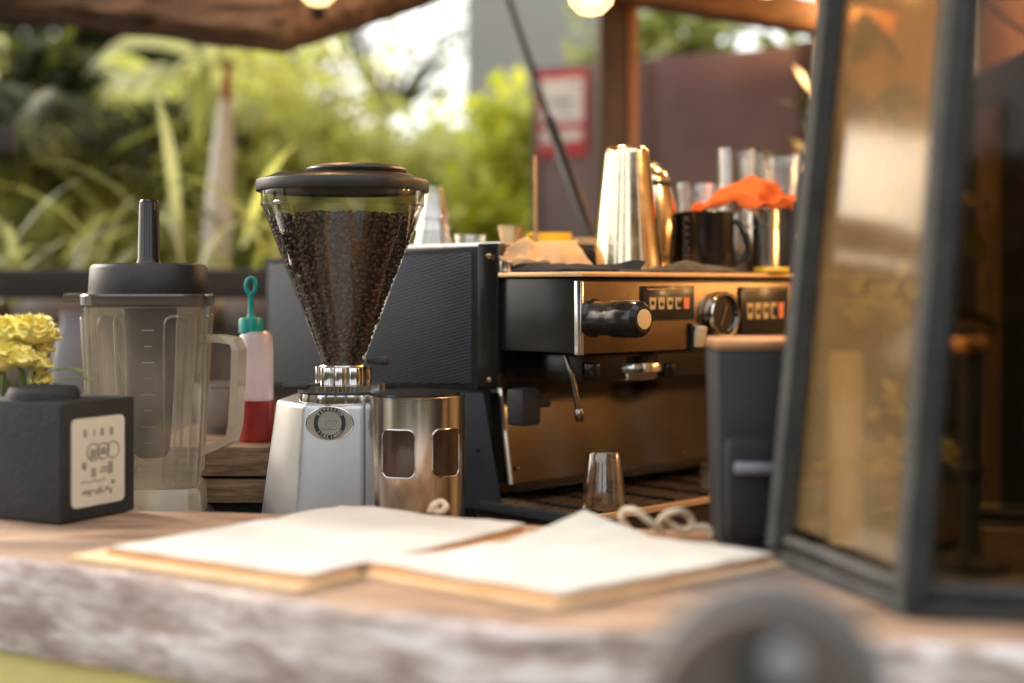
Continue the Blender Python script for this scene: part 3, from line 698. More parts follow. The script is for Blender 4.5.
# gauge
u_, z_ = mw(717, 315, -.006)
gg = E_().lathe((u_, -.006, z_), [(.0, 0), (.028, 0), (.028, .010), (0, .010)], 48, rot=Matrix.Rotation(R(90), 3, 'X')).build('gauge', gloss_black, em)
E_().lathe((u_, -.006, z_), [(.0285, 0), (.0305, .002), (.0310, .012), (.0295, .016), (.0265, .0150), (.0258, .0102)], 48, rot=Matrix.Rotation(R(90), 3, 'X')).build('gauge_ring', chrome, gg, root=em)
E_().box((u_, -.0175, z_), (.0015, .001, .03), rot=Matrix.Rotation(R(25), 3, 'Y')).build('gauge_needle', brass_m, gg, root=em)
# rocker switch
u_, z_ = mw(695, 337, -.006)
sw = E_().box((u_, -.008, z_), (.026, .006, .036), bevel=.001).build('switch_plate', gloss_black, em)
E_().box((u_, -.0135, z_ + .001), (.017, .008, .027), bevel=.002, rot=Matrix.Rotation(R(14), 3, 'X')).build('rocker', white_plastic, sw, root=em)
# groups and portafilters
for px in (636, 742):
    u_, z_ = mw(px, 366, .05)
    E_().lathe((u_, .06, 0), [(0, z_ + .014), (.036, z_ + .014), (.036, z_ + .006), (0, z_ + .006)], 40).build('group_head', gloss_black, em)
    E_().lathe((u_, .06, 0), [(0, z_ + .006), (.0425, z_ + .006), (.0435, z_ + .004), (.0435, z_ - .006), (.038, z_ - .008), (.034, z_ - .016), (.02, z_ - .019), (0, z_ - .019)], 48).build('filter_holder', chrome, em)
for px in (592, 668):
    u_, z_ = mw(px, 372, .03)
    E_().cyl((u_, .03, z_ + .012), (u_, .03, z_ - .006), .010, bevel=.002).build('nozzle', gloss_black, em)
# steam wand
mb = E_()
u_, z_ = mw(572, 372, .04); u2, z2 = mw(577, 412, .04)
mb.tube([(u_ - .002, .05, z_ + .02), (u_ - .001, .045, z_ + .006), (u_, .04, z_ - .004), (u2, .037, z2)], .0036, seg=12); mb.lathe((u2, .036, z2 - .012), [(0, 0), (.004, 0), (.0058, .004), (.0055, .014), (.004, .016)], 16)
mb.build('steam_wand', mat('wand_dark_steel', (.22, .19, .16), (.28, .25, .21), scale=30, rough=.25, metal=1), em)
# hanging black filter grip at the left
u_, z_ = mw(521, 411, .11); _, zt2 = mw(521, 388, .11); _, zb2 = mw(521, 425, .11)
E_().box((u_, .105, (zt2 + zb2) / 2), (.034, .03, zt2 - zb2), bevel=.006).box((u_ + .022, .10, (zt2 + zb2) / 2 + .004), (.03, .014, .012), bevel=.003).build('tap_block', matte_black, em)

# ------------------------------------------------------------------ glassware helper
def tumbler(name, label, base, r0, r1, h, group=None, m=glass_m, wall=.0022, up=True):
    t = thing(name, label, 'glass', base, 0, group)
    prof = [(0, 0), (r0 * .94, 0), (r0, .002), (r1, h), (r1 - wall, h), (r0 - wall, .008), (0, .008)]
    if not up: prof = [(r, h - z) for r, z in prof]
    MB().lathe(base, prof, 40).build('glass_body', m, t)
    return t
def top_at(px, py, d): return at(px, py, d)
ZT1 = ztop + .0045
# shot glass and second glass on the drip tray
c = at(604, 503, 1.765); c.z = zt_ + .0022
tumbler('shot_glass', 'small clear glass turned upside down on the drip tray', c, .0215, .0285, zat(451, 1.765) - c.z, 'upturned glasses on the drip tray', up=False)
c = at(713, 488, 1.93); c.z = zt_ + .0022
tumbler('shot_glass', 'low clear glass at the right end of the drip tray', c, .017, .018, .032, 'upturned glasses on the drip tray')

# ------------------------------------------------------------------ on top of the machine
# shakers
c = at(627, 270, 1.86); c.z = ZT1
sh = thing('cocktail_shaker', 'tall tapered steel shaker tin standing upside down on the espresso machine', 'shaker', c, 0, 'steel shakers on the espresso machine')
hS = zat(147, 1.86) - c.z
MB().lathe(c, [(0, .001), (.0430, .001), (.0462, 0), (.0470, .0025), (.0462, .005), (.0455, .010), (.0292, hS - .010), (.0284, hS - .005), (.0268, hS - .002), (.0235, hS), (.021, hS - .0015), (0, hS - .002)], 64).build('shaker_body', shaker_steel, sh)
c = at(647, 268, 1.955); c.z = ZT1
sh2 = thing('cocktail_shaker', 'rounded steel shaker with a black band round its neck', 'shaker', c, 0, 'steel shakers on the espresso machine')
hh = zat(163, 1.955) - c.z; hn = zat(184, 1.955) - c.z
MB().lathe(c, [(0, 0), (.036, 0), (.0375, .003), (.0415, .06), (.0418, .08), (.033, hn - .004), (.0318, hn)], 56).build('shaker_body', shaker_steel, sh2)
MB().lathe(c, [(.0322, hn - .004), (.0345, hn - .003), (.0345, hn + .002), (.0322, hn + .003), (.0310, hn)], 48).build('neck_band', matte_black, sh2)
MB().lathe(c, [(.0312, hn), (.031, hn + .006), (.026, hn + .016), (.018, hn + .022), (.017, hh - .003), (.013, hh), (0, hh)], 48).build('shaker_cap', shaker_steel, sh2)
# black mug
c = at(704, 268, 1.975); c.z = ZT1
mg = thing('coffee_mug', 'black enamel mug with grey vertical lettering behind the grey cloth', 'mug', c)
rm = 29.5 / F * 1.975; hm = zat(213, 1.975) - c.z
MB().lathe(c, [(0, 0), (rm * .96, 0), (rm, .003), (rm, hm - .002), (rm + .0006, hm), (rm - .001, hm + .001), (rm - .003, hm), (rm - .003, .005), (0, .005)], 56).build('mug_body', gloss_black, mg)
hx = c + Vector((rm * .96, -.004, 0))
MB().tube([hx + Vector((-.002, 0, hm * .86)), hx + Vector((.008, -.003, hm * .84)), hx + Vector((.018, -.005, hm * .62)), hx + Vector((.021, -.006, hm * .42)), hx + Vector((.016, -.005, hm * .22)), hx + Vector((-.002, -.001, hm * .14))], [.0045, .005, .0052, .0052, .005, .0045], seg=12).build('mug_handle', gloss_black, mg)
mb = MB()
for k, ch in enumerate('KARAGE'):
    me = glyph(ch, .0150, bold=.0)
    A = R(-90 - 45); zc_ = c.z + hm - .011 - k * .0100
    # letters run down the mug wall, turned on their side, wrapped on the curve
    for v in me.vertices:
        x, y = v.co.x, v.co.y      # x along reading direction (downwards), y across
        an = A + (y) / rm; v.co = Vector((c.x + (rm + .0006 + v.co.z) * math.cos(an), c.y + (rm + .0006 + v.co.z) * math.sin(an), zc_ - x))
    mb.mesh(me, Matrix.Identity(4)); bpy.data.meshes.remove(me)
mb.build('mug_lettering', mat('mug_letter', (.10, .10, .095), (.13, .13, .125), rough=.5), mg, smooth=0)
# steel cup with ribbed rim
c = at(763.5, 273, 2.03); c.z = ZT1
cu_ = thing('steel_cup', 'cylindrical brushed steel cup with a grooved collar under the orange cloth', 'cup', c)
r_ = 17.5 / F * 2.03; h_ = zat(210, 2.03) - c.z
MB().lathe(c, [(0, 0), (r_ - .002, 0), (r_, .002), (r_, h_ * .70), (r_ - .0015, h_ * .72), (r_ - .0015, h_ * .74), (r_ + .0006, h_ * .76), (r_ + .0006, h_), (r_ - .002, h_), (r_ - .002, .01), (0, .01)], 48).build('cup_body', steel, cu_)
c = at(742, 272, 2.04); c.z = ZT1
tumbler('shot_glass', 'slim clear glass wedged between black mug and steel cup', c, .011, .0125, zat(213, 2.04) - c.z)
# glasses behind
c = at(695, 262, 2.07); c.z = zr + .0046
tumbler('drinking_glass', 'short clear glass standing behind the black mug', c, .024, .0285, zat(183, 2.07) - c.z, 'glasses behind the mug')
c = at(737, 262, 2.12); c.z = zr + .0046
tumbler('drinking_glass', 'tall straight clear glass left of the flared one above the orange cloth', c, .0275, .0305, zat(149, 2.12) - c.z, 'glasses behind the mug')
c = at(779, 262, 2.14); c.z = zr + .0046
tumbler('drinking_glass', 'tall flared clear glass beside the lantern above the orange cloth', c, .0255, .0365, zat(154, 2.14) - c.z, 'glasses behind the mug')
for px_, d_, ra_, rb_, top_, lab_ in ((757, 2.23, .024, .030, 158, 'tall clear glass at the back between the straight and flared glasses'), (712, 2.16, .021, .0255, 184, 'short clear glass just left of the tall straight glass')):
    c = at(px_, 262, d_); c.z = zr + .0046
    tumbler('drinking_glass', lab_, c, ra_, rb_, zat(top_, d_) - c.z, 'glasses behind the mug')
# orange cloth draped over cup and mug
def drape(name, label, cat, pts, m, nu, nv, fold=.004, seed=0, th=.002, sub=1):
    "pts: rows of world points (front to back); bilinear over rows with folds"
    rows_ = pts
    def fn(u, v):
        a = u * (len(rows_[0]) - 1); i = min(int(a), len(rows_[0]) - 2); fu = a - i
        b = v * (len(rows_) - 1); j = min(int(b), len(rows_) - 2); fv = b - j
        p = (rows_[j][i] * (1 - fu) + rows_[j][i + 1] * fu) * (1 - fv) + (rows_[j + 1][i] * (1 - fu) + rows_[j + 1][i + 1] * fu) * fv
        k = noise.noise(Vector((u * 5, v * 4, seed))) * fold + noise.noise(Vector((u * 13, v * 9, seed + 3))) * fold * .35
        return p + Vector((k * .3, -k * .4, k))
    o = MB().grid(fn, nu, nv).build(name, m, solid=th, sub=sub, smooth=80); tag(o, label, cat); return o
D = 1.99
drape('orange_cloth', 'bright orange cloth draped over the steel cup and black mug', 'cloth',
      [[at(690, 211, D), at(714, 207, D), at(738, 202, D - .01), at(757, 209, D - .04), at(770, 208, D - .03), at(788, 207, D)],
       [at(690, 211, D + .02), at(716, 202, D + .01), at(740, 196, D), at(760, 192, D - .02), at(774, 202, D), at(793, 206, D + .02)],
       [at(697, 209, D + .05), at(722, 192, D + .05), at(748, 174, D + .04), at(764, 182, D + .04), at(782, 194, D + .05), at(795, 203, D + .06)],
       [at(705, 209, D + .09), at(726, 196, D + .1), at(750, 182, D + .1), at(768, 190, D + .1), at(784, 197, D + .1), at(795, 205, D + .1)]],
      cloth_orange, 44, 26, fold=.015, seed=2)
# grey cloth lump near the lip
D = 1.80
def zz(px, py, d): p = at(px, py, d); p.z = max(p.z, ZT1 + .001); return p
drape('grey_cloth', 'limp grey cloth lying in a hump along the machine edge', 'cloth',
      [[zz(618, 276, 1.775), zz(650, 276.5, 1.81), zz(680, 277, 1.85), zz(705, 277, 1.885), zz(738, 277.5, 1.93)],
       [zz(620, 272, 1.785), zz(650, 270, 1.82), zz(684, 262.5, 1.86), zz(706, 265, 1.895), zz(738, 276, 1.935)],
       [zz(620, 272, 1.80), zz(652, 269, 1.835), zz(686, 262, 1.875), zz(708, 265, 1.91), zz(740, 275, 1.95)],
       [zz(622, 277, 1.82), zz(655, 277, 1.855), zz(690, 277, 1.895), zz(712, 277, 1.93), zz(742, 277, 1.965)]],
      cloth_grey, 28, 12, fold=.0025, seed=5, th=.003)
drape('dark_cloth', 'black cloth spread under the kraft paper on the machine top', 'cloth',
      [[zz(502, 277, 1.80), zz(530, 276, 1.775), zz(560, 275, 1.745), zz(592, 275, 1.755), zz(620, 274, 1.78), zz(640, 270, 1.80)],
       [zz(502, 264, 1.82), zz(530, 264, 1.80), zz(560, 266, 1.78), zz(592, 266, 1.79), zz(620, 264, 1.81), zz(648, 259.5, 1.83)],
       [zz(504, 264, 1.86), zz(530, 263, 1.85), zz(560, 265, 1.84), zz(592, 268, 1.83), zz(622, 266, 1.84), zz(648, 264, 1.85)]],
      cloth_dark, 30, 10, fold=.004, seed=8, th=.004)
# kraft bag
D = 1.80
def kbag():
    mb = MB()
    rows_ = [[at(499, 264, 1.795), at(530, 266, 1.80), at(560, 267.5, 1.81), at(590, 267, 1.83)],
             [at(497, 254, 1.80), at(528, 261, 1.80), at(560, 265, 1.81), at(594, 266, 1.84)],
             [at(499, 247, 1.82), at(526, 243.5, 1.83), at(556, 241.5, 1.85), at(576, 243, 1.88)],
             [at(503, 248, 1.87), at(528, 244, 1.88), at(558, 242, 1.90), at(578, 244, 1.92)]]
    return rows_
drape('kraft_paper', 'folded tan kraft paper heaped on the left of the machine top', 'paper', kbag(), kraft_bag, 30, 20, fold=.010, seed=11, th=.003)
c = at(506, 276, 1.795); 
kp_ = thing('steel_thimble', 'small steel thimble cup peeping out under the kraft paper', 'cup', (c.x, c.y, ZT1 - .0)); 
MB().lathe((c.x, c.y, ZT1), [(0, 0), (.0085, 0), (.009, .001), (.009, .013), (.008, .014), (0, .014)], 24).build('cap_body', steel, kp_)
# jigger, yellow cup with stirring stick
c = at(511, 250, 1.985); c.z = zr + .0046
jg = thing('jigger', 'small brass jigger standing behind the kraft paper', 'jigger', c)
hj = zat(226, 1.985) - c.z
MB().lathe(c, [(0, 0), (.0125, 0), (.0125, .002), (.0155, hj * .35), (.0195, hj), (.0185, hj), (.0145, hj * .4), (0, hj * .4)], 32).build('jigger_cup', brass_m, jg)
c = at(552, 252, 2.06); c.z = zr + .0046
yc = thing('yellow_cup', 'squat yellow cup with a copper stick leaning in it', 'cup', c)
r_ = 20 / F * 2.06; hy = zat(233, 2.06) - c.z
MB().lathe(c, [(0, 0), (r_ * .8, 0), (r_ * .98, .006), (r_, hy), (r_ - .003, hy), (r_ - .005, .008), (0, .008)], 40).build('cup_body', yellow_m, yc)
hx = c + Vector((-r_ * .95, -.004, hy * .55))
MB().tube([hx + Vector((-.010 * math.sin(R(a)), -.002, hy * .36 * math.cos(R(a)))) for a in range(0, 181, 20)], .0028, seg=8).build('cup_handle', yellow_m, yc)
c2 = at(536, 252, 2.03); c2.z = zr + .0046
st = MB().cyl((c2.x, c2.y, c2.z), at(535, 156, 2.03), .0024, seg=10).build('stirring_stick', mat('copper_stick', (.5, .3, .18), (.42, .25, .15), rough=.35, metal=.7))
tag(st, 'thin upright copper stirring stick beside the yellow cup', 'stick')
c = at(575, 254, 2.12); c.z = zr + .0046
bk = thing('bowl', 'low pale bowl partly hidden behind the tall shaker', 'bowl', c)
MB().lathe(c, [(0, 0), (.022, 0), (.04, .014), (.038, .014), (.02, .004), (0, .004)], 32).build('bowl_shell', mat('pale_ceramic', (.55, .5, .42), (.5, .45, .38), rough=.3), bk)
# upturned glasses on the left of the machine top
c = at(433, 249, 1.99); c.z = zr + .0046
tumbler('drinking_glass', 'lowest of the upturned glasses stacked behind the hopper', c, .0165, .0275, .042, up=False)
for i_, (rA, rB, h0_, lab_) in enumerate(((.0125, .0255, .020, 'second of the upturned glasses stacked behind the hopper'), (.0115, .024, .038, 'topmost of the upturned glasses stacked behind the hopper'))):
    c3_ = c + Vector((.0008 * i_, 0, h0_)); tumbler('drinking_glass', lab_, c3_, rA, rB, .040 + .004 * i_, up=False)
c = at(470, 249, 2.03); c.z = zr + .0046
tumbler('drinking_glass', 'low wide clear glass dish right of the hopper', c, .020, .0235, .016)
# dark container with pale mark and yellow lid
c = at(795, 272, 2.06); c.z = ZT1
kb = thing('storage_box', 'dark grey box with a pale emblem standing beside the lantern', 'box', c)
hb = zat(202, 2.06) - c.z
MB().box((c.x + .012, c.y, c.z + hb / 2), (.055, .06, hb), bevel=.004).build('box_body', slate_metal, kb)
mb = MB()
for k in range(5): A = R(72 * k + 18); mb.box((c.x + .009 + .009 * math.cos(A), c.y - .0306, c.z + hb * .48 + .009 * math.sin(A)), (.009, .001, .009), bevel=.0003)
mb.build('emblem', mat('emblem_grey', (.35, .32, .28), (.3, .28, .25), rough=.5), kb)
c = at(772, 276, 1.975); c.z = ZT1
yl = MB().lathe(c, [(0, 0), (.024, 0), (.0255, .002), (.0255, .006), (.024, .0085), (0, .0085)], 40).build('yellow_saucer', yellow_m)
tag(yl, 'flat round yellow saucer lying at the machine edge', 'saucer')

# ------------------------------------------------------------------ blender jug
bx_, bd_ = (149 - 512) / F * 1.62, 1.62
def bzz(py): return zat(py, 1.57)
bl = thing('blender_jug', 'smoky clear blender jug with black lid and tamper', 'blender', (bx_, bd_, BZ))
def sq(r, rc, z, n=6, rot=R(8)):
    pts = rrect(2 * r, 2 * r, rc, n)
    return [(bx_ + x * math.cos(rot) - y * math.sin(rot), bd_ + x * math.sin(rot) + y * math.cos(rot), z) for x, y in pts]
def skin(mb, rings, cap0=True, cap1=True):
    V = [[mb._v(p) for p in r] for r in rings]
    for a, b in zip(V, V[1:]):
        n = len(a)
        for i in range(n): mb.bm.faces.new([a[i], a[(i + 1) % n], b[(i + 1) % n], b[i]])
    if cap0: mb.bm.faces.new(list(reversed(V[0])))
    if cap1: mb.bm.faces.new(V[-1])
    return mb
pxm = 1.60 / F
jar = skin(MB(), [sq(50 * pxm, .02, bzz(488)), sq(52 * pxm, .02, bzz(470)), sq(55 * pxm, .022, bzz(420)), sq(59.5 * pxm, .025, bzz(307))], cap0=True, cap1=False).build('jug', jar_m, bl, smooth=50)
# flutes: raised rounded panels on the walls
mb = MB(); rot = R(8)
for side in range(4):
    q = Matrix.Translation((bx_, bd_, 0)) @ Matrix.Rotation(rot + side * math.pi / 2, 4, 'Z')
    for ux in (-.036, .036):
        pts = []
        path = [(ux - .010, 480), (ux - .012, 325), (ux - .010, 319), (ux - .005, 316.5), (ux + .005, 316.5), (ux + .010, 319), (ux + .012, 325), (ux + .010, 480)]
        for x, py in path:
            hw = (50 + (59.5 - 50) * (488 - py) / 181) * pxm
            pts.append(q @ Vector((x * (hw / (59.5 * pxm)), -hw - .0012, bzz(py))))
        mb.tube(pts, .0016, seg=6)
mb.build('flute', jar_m, bl)
# measuring marks
mb = MB(Matrix.Translation((bx_, bd_, 0)) @ Matrix.Rotation(rot, 4, 'Z'))
for k in range(9):
    py = 330 + k * 16; hw = (50 + 9.5 * (488 - py) / 181) * pxm
    mb.box((.006, -hw - .0006, bzz(py)), (.008 if k % 2 else .013, .0006, .0009))
mb.build('measuring_marks', mat('pale_marks', (.27, .255, .22), (.24, .22, .19), rough=.6), bl)
MB().tube([at(118, 352, 1.545), at(124, 385, 1.55), at(131, 430, 1.553), at(133, 455, 1.556)], .0011, seg=6).build('seam_line', mat('pale_marks', (.5, .5, .5)), bl)
skin(MB(), [sq(56 * pxm, .02, bzz(520)), sq(54 * pxm, .02, bzz(494)), sq(51 * pxm, .02, bzz(489.5))]).build('jug_foot', handle_m, bl)
skin(MB(), [sq(66 * pxm, .025, BZ), sq(64 * pxm, .025, bzz(524) - .004), sq(60 * pxm, .025, bzz(520.5))]).build('motor_base', matte_black, bl)
# rim and tab
rm_ = skin(MB(), [sq(59.5 * pxm, .026, bzz(307)), sq(62.5 * pxm, .028, bzz(305)), sq(62.5 * pxm, .028, bzz(296)), sq(61 * pxm, .028, bzz(294))], True, True).build('jug_rim', jar_rim_m, bl)
MB().box((at(78, 297, 1.6).x, 1.60, bzz(297.5)), (.025, .03, .010), bevel=.002).build('lid_tab', jar_rim_m, bl)
# lid
def circ(r, z, n=64): return [(bx_ + r * math.cos(2 * math.pi * k / n), bd_ + r * math.sin(2 * math.pi * k / n), z) for k in range(n)]
rl = 60 * pxm
MB().lathe((bx_, bd_, 0), [(0, bzz(300)), (rl * .98, bzz(300)), (rl * .995, bzz(296)), (rl * .965, bzz(268)), (rl * .93, bzz(264.5)), (rl * .85, bzz(262.8)), (.02, bzz(262)), (0, bzz(262))], 64).build('lid', black_plastic, bl)
tz = bzz(197)
MB().lathe((bx_, bd_, 0), [(.0, bzz(263)), (.0145, bzz(263)), (.0128, bzz(258)), (.0112, bzz(203)), (.0106, bzz(200)), (.0106, bzz(199)), (.009, tz), (0, tz)], 32).build('tamper', gloss_black, bl)
MB().lathe((bx_ + .002, bd_, 0), [(0, bzz(462)), (.017, bzz(462)), (.021, bzz(456)), (.0255, bzz(400)), (.0275, bzz(340)), (.029, bzz(309)), (0, bzz(309))], 32).build('tamper_foot', mat('tamper_dark', (.006, .006, .006), (.010, .0095, .009), rough=.5), bl)
# handle
hp_ = [at(205, 338, 1.60), at(222, 338.5, 1.585), at(236, 341, 1.575), at(239, 350, 1.572), at(238, 385, 1.572), at(235.5, 425, 1.575), at(232, 439, 1.58), at(220, 445, 1.59), at(202, 452, 1.60)]
def strap(mb, pts, w, t, side):
    side = Vector(side).normalized(); rings = []
    for i, p in enumerate(pts):
        tg = (pts[min(i + 1, len(pts) - 1)] - pts[max(i - 1, 0)]).normalized(); nrm = tg.cross(side).normalized()
        rings.append([p + side * w / 2 + nrm * t / 2, p - side * w / 2 + nrm * t / 2, p - side * w / 2 - nrm * t / 2, p + side * w / 2 - nrm * t / 2])
    return skin(mb, rings)
strap(MB(), hp_, .022, .0085, (.25, 1, 0)).build('handle', handle_m, bl, smooth=0)

# ------------------------------------------------------------------ crate, bowl, squeeze bottle
CT = zat(447, 1.74)
crz0 = zat(504, 1.70)
cx0, cx1 = at(140, 0, 1.72).x, at(271, 0, 1.72).x
cr = thing('wooden_crate', 'weathered wooden plank crate behind the blender jug', 'crate', ((cx0 + cx1) / 2, 1.85, crz0))
for k, (za, zb_) in enumerate(((crz0, crz0 + .028), (crz0 + .032, CT - .004))):
    for y in (1.715, 1.99): MB().box(((cx0 + cx1) / 2, y, (za + zb_) / 2), (cx1 - cx0, .014, zb_ - za), bevel=.002).build('side_plank', crate_wood, cr)
    for x in (cx0 + .007, cx1 - .007): MB().box((x, 1.852, (za + zb_) / 2), (.014, .258, zb_ - za), bevel=.002).build('end_plank', crate_wood, cr)
for k in range(4): MB().box(((cx0 + cx1) / 2, 1.745 + k * .071, CT - .002), (cx1 - cx0 - .004, .066, .010), bevel=.002).build('top_plank', crate_wood, cr)
lb = thing('storage_box', 'black box on the bench carrying the wooden crate', 'box', ((cx0 + cx1) / 2, 1.86, BZ))
MB().box(((cx0 + cx1) / 2, 1.87, (BZ + crz0) / 2), (cx1 - cx0 + .04, .26, crz0 - BZ), bevel=.004).build('box_body', matte_black, lb)
CTT = CT + .0032
c = at(222, 440, 1.88); c.z = CTT
bw = thing('metal_bowl', 'dull grey metal pot standing on the crate behind the jug handle', 'pot', c)
r_ = 30 / F * 1.88; hb = zat(383, 1.88) - c.z
MB().lathe(c, [(0, 0), (r_ * .55, 0), (r_ * .82, hb * .22), (r_ * .98, hb * .6), (r_ * .96, hb * .93), (r_ * 1.0, hb * .95), (r_ * 1.0, hb), (r_ * .93, hb), (r_ * .9, hb * .6), (0, hb * .1)], 40).build('bowl_shell', bowl_m, bw)
c = at(256, 447, 1.78); c.z = CTT
sb = thing('squeeze_bottle', 'cloudy squeeze bottle half full of red sauce with teal nozzle', 'bottle', c)
bs = 1.78 / F; r_ = 17.5 * bs
zl = lambda py: zat(py, 1.78) - c.z
MB().lathe(c, [(0, 0), (r_ * .95, 0), (r_, .003), (r_, zl(352)), (r_ * .93, zl(336)), (r_ * .72, zl(331)), (0, zl(331))], 40).build('bottle_body', bottle_m, sb)
MB().lathe(c, [(0, .001), (r_ * .99, .0005), (r_ * 1.012, .004), (r_ * 1.012, zl(400)), (r_ * .97, zl(399.5)), (0, zl(399.5))], 40).build('red_sauce', sauce_m, sb)
cpc = Vector((c.x - 5 * bs, c.y, c.z))
cap = MB().lathe(cpc, [(0, zl(333)), (12.3 * bs, zl(333)), (12.3 * bs, zl(320)), (11 * bs, zl(318)), (4.5 * bs, zl(317)), (3.2 * bs, zl(314)), (2.6 * bs, zl(297)), (3.2 * bs, zl(294)), (0, zl(293))], 32).build('cap', teal_m, sb)
MB().tube([cpc + Vector((4.8 * bs * math.cos(R(a)), 0, zl(286) + 8 * bs * math.sin(R(a)))) for a in range(0, 360, 24)], 2.3 * bs, seg=8, closed=True).build('nozzle_loop', teal_m, sb)

# ------------------------------------------------------------------ black card holder with flowers behind
K = on_z(60, 526, LZ); Kr = on_z(135, 511, LZ)
dr = (Kr - K); dr.z = 0; wr = dr.length; dr.normalize(); dl = Vector((-dr.y, dr.x, 0))
hk = zat(403, K.y) - LZ
KM = frame((K.x, K.y, LZ), dr, dl, (0, 0, 1))
tb = thing('card_holder', 'black block holding a cream card of small grey marks', 'card holder', (K.x, K.y, LZ), math.atan2(dr.y, dr.x))
MB(KM).box((wr / 2, .075, hk / 2 + .0005), (wr, .15, hk - .001), bevel=.0035).build('holder_body', box_black, tb)
cw, chh = wr * .70, hk * .735
cdp = MB(KM); pts = rrect(cw, chh, .006, 5)
cdp.prism([(wr * .49 + x, -.0012, hk * .485 + y) for x, y in pts], [(wr * .49 + x, .001, hk * .485 + y) for x, y in pts])
cdo = cdp.build('card', mat('card_cream', (.62, .58, .46), (.56, .52, .41), scale=16, rough=.7), tb)
mb = MB(KM)
ox, oz = wr * .49, hk * .485
def mk(u, v, w_, h_): mb.box((ox + u * cw, -.0016, oz + v * chh), (w_, .0006, h_), bevel=.0002)
for k, u in enumerate((-.26, -.09, .06, .24)):
    if k == 1: mk(u, .33, .0016, .007)
    else: mk(u, .33, .0045, .0075)
for u, rr in ((-.11, .0085), (.08, .0082), (.27, .0085)):
    mb.tube([(ox + u * cw + rr * math.cos(2 * math.pi * k / 20), -.0016, oz + .11 * chh + rr * math.sin(2 * math.pi * k / 20)) for k in range(20)], .0007, seg=5, closed=True)
mk(-.11, .09, .008, .009); mk(.08, .12, .006, .005); mk(.08, .08, .009, .002)
mk(-.28, -.03, .006, .006); mk(-.27, -.06, .003, .004); mk(-.10, -.12, .006, .009); mk(.10, -.08, .010, .002); mk(.10, -.12, .012, .002); mk(.22, -.09, .006, .012); mk(.27, -.26, .005, .004)
for k in range(9): mk(-.3 + k * .065 + .01 * math.sin(k * 5), -.34 + .02 * math.sin(k * 3), .003 + .002 * (k % 2), .002 + .002 * (k % 3))
for k in range(8): mk(-.32 + k * .06, -.22 + .01 * math.sin(k * 2), .003, .0015)
mb.build('card_marks', mat('card_ink', (.22, .20, .17), (.30, .28, .23), scale=60, rough=.8), cdo, root=tb)
c = KM @ Vector((wr * .35, .06, hk))
MB().lathe(c, [(0, -.001), (.036, -.001), (.036, .006), (.034, .010), (.032, .012), (0, .013)], 40).build('round_cap', box_black, tb)
# flowers in a pot behind the holder
fp0 = at(22, 420, 1.52); fp0.z = LZ
fl = thing('flower_pot', 'bunch of yellow carnations in a small dark pot', 'flowers', fp0)
MB().lathe(fp0, [(0, 0), (.026, 0), (.034, .075), (.035, .08), (.03, .08), (.027, .07), (0, .07)], 28).build('pot', box_black, fl)
heads = [(8, 334, 1.50, .021), (32, 332, 1.49, .021), (42, 337, 1.52, .015), (4, 359, 1.475, .021), (20, 359, 1.47, .015), (36, 364, 1.49, .013), (20, 336, 1.53, .020), (40, 350, 1.515, .012), (42, 380, 1.50, .010)]
def carnation(c, r):
    mb = MB()
    n = 0
    for ring, (cnt, rad, tilt) in enumerate(((9, 1.0, 8), (9, .88, 30), (8, .66, 52), (7, .45, 70), (5, .25, 82))):
        for k in range(cnt):
            A = 2 * math.pi * (k + ring * .5) / cnt + rnd.uniform(-.15, .15); T = R(tilt + rnd.uniform(-8, 8))
            dirn = Vector((math.cos(A) * math.cos(T), math.sin(A) * math.cos(T), math.sin(T)))
            sid = Vector((-math.sin(A), math.cos(A), 0))
            def f(u, v):
                wd = r * .62 * (.25 + .75 * v) * (u - .5) * 2
                zw = r * .10 * math.sin(u * 14 + k) * v
                p = dirn * (r * rad ** .3 * (.15 + .85 * v)) * (1 - .10 * abs(u - .5)) + sid * wd + Vector((0, 0, zw - r * .22 * v * v * math.cos(T)))
                return c + p
            mb.grid(f, 6, 3)
    return mb
for px, py, d, r_ in heads:
    c = at(px, py, d)
    cb = carnation(c, r_ * 1.25); cb.ball(c + Vector((0, 0, r_ * .05)), r_ * .88, 3, (1, 1, .74), jitter=.25, seed=px)
    h = cb.build('flower_head', petal_m, fl, smooth=80)
mb = MB()
for px, py, d, r_ in heads:
    c = at(px, py, d); b = fp0 + Vector((rnd.uniform(-.018, .018), rnd.uniform(-.015, .015), .07))
    mid = (c + b) / 2 + Vector((rnd.uniform(-.008, .008), 0, 0))
    mb.tube([b, mid, c - Vector((0, 0, r_ * .1))], .0022, seg=6)
mb.build('stems', stem_m, fl)
mb = MB()
for p0, p1, p2, p3 in (((30, 395), (38, 372), (60, 362), (85, 372)), ((34, 398), (48, 385), (70, 372), (92, 380)), ((14, 398), (8, 380), (2, 370), (-8, 368)), ((25, 398), (27, 380), (24, 370), (18, 366))):
    pts = [at(p[0], p[1], 1.50 - .01 * i) for i, p in enumerate((p0, p1, p2, p3))]
    cv = []
    for k in range(13):
        t = k / 12; cv.append(pts[0] * (1 - t) ** 3 + pts[1] * 3 * t * (1 - t) ** 2 + pts[2] * 3 * t * t * (1 - t) + pts[3] * t ** 3)
    strap(mb, cv, .005, .001, (.2, 1, .3))
mb.build('leaves', stem_m, fl)

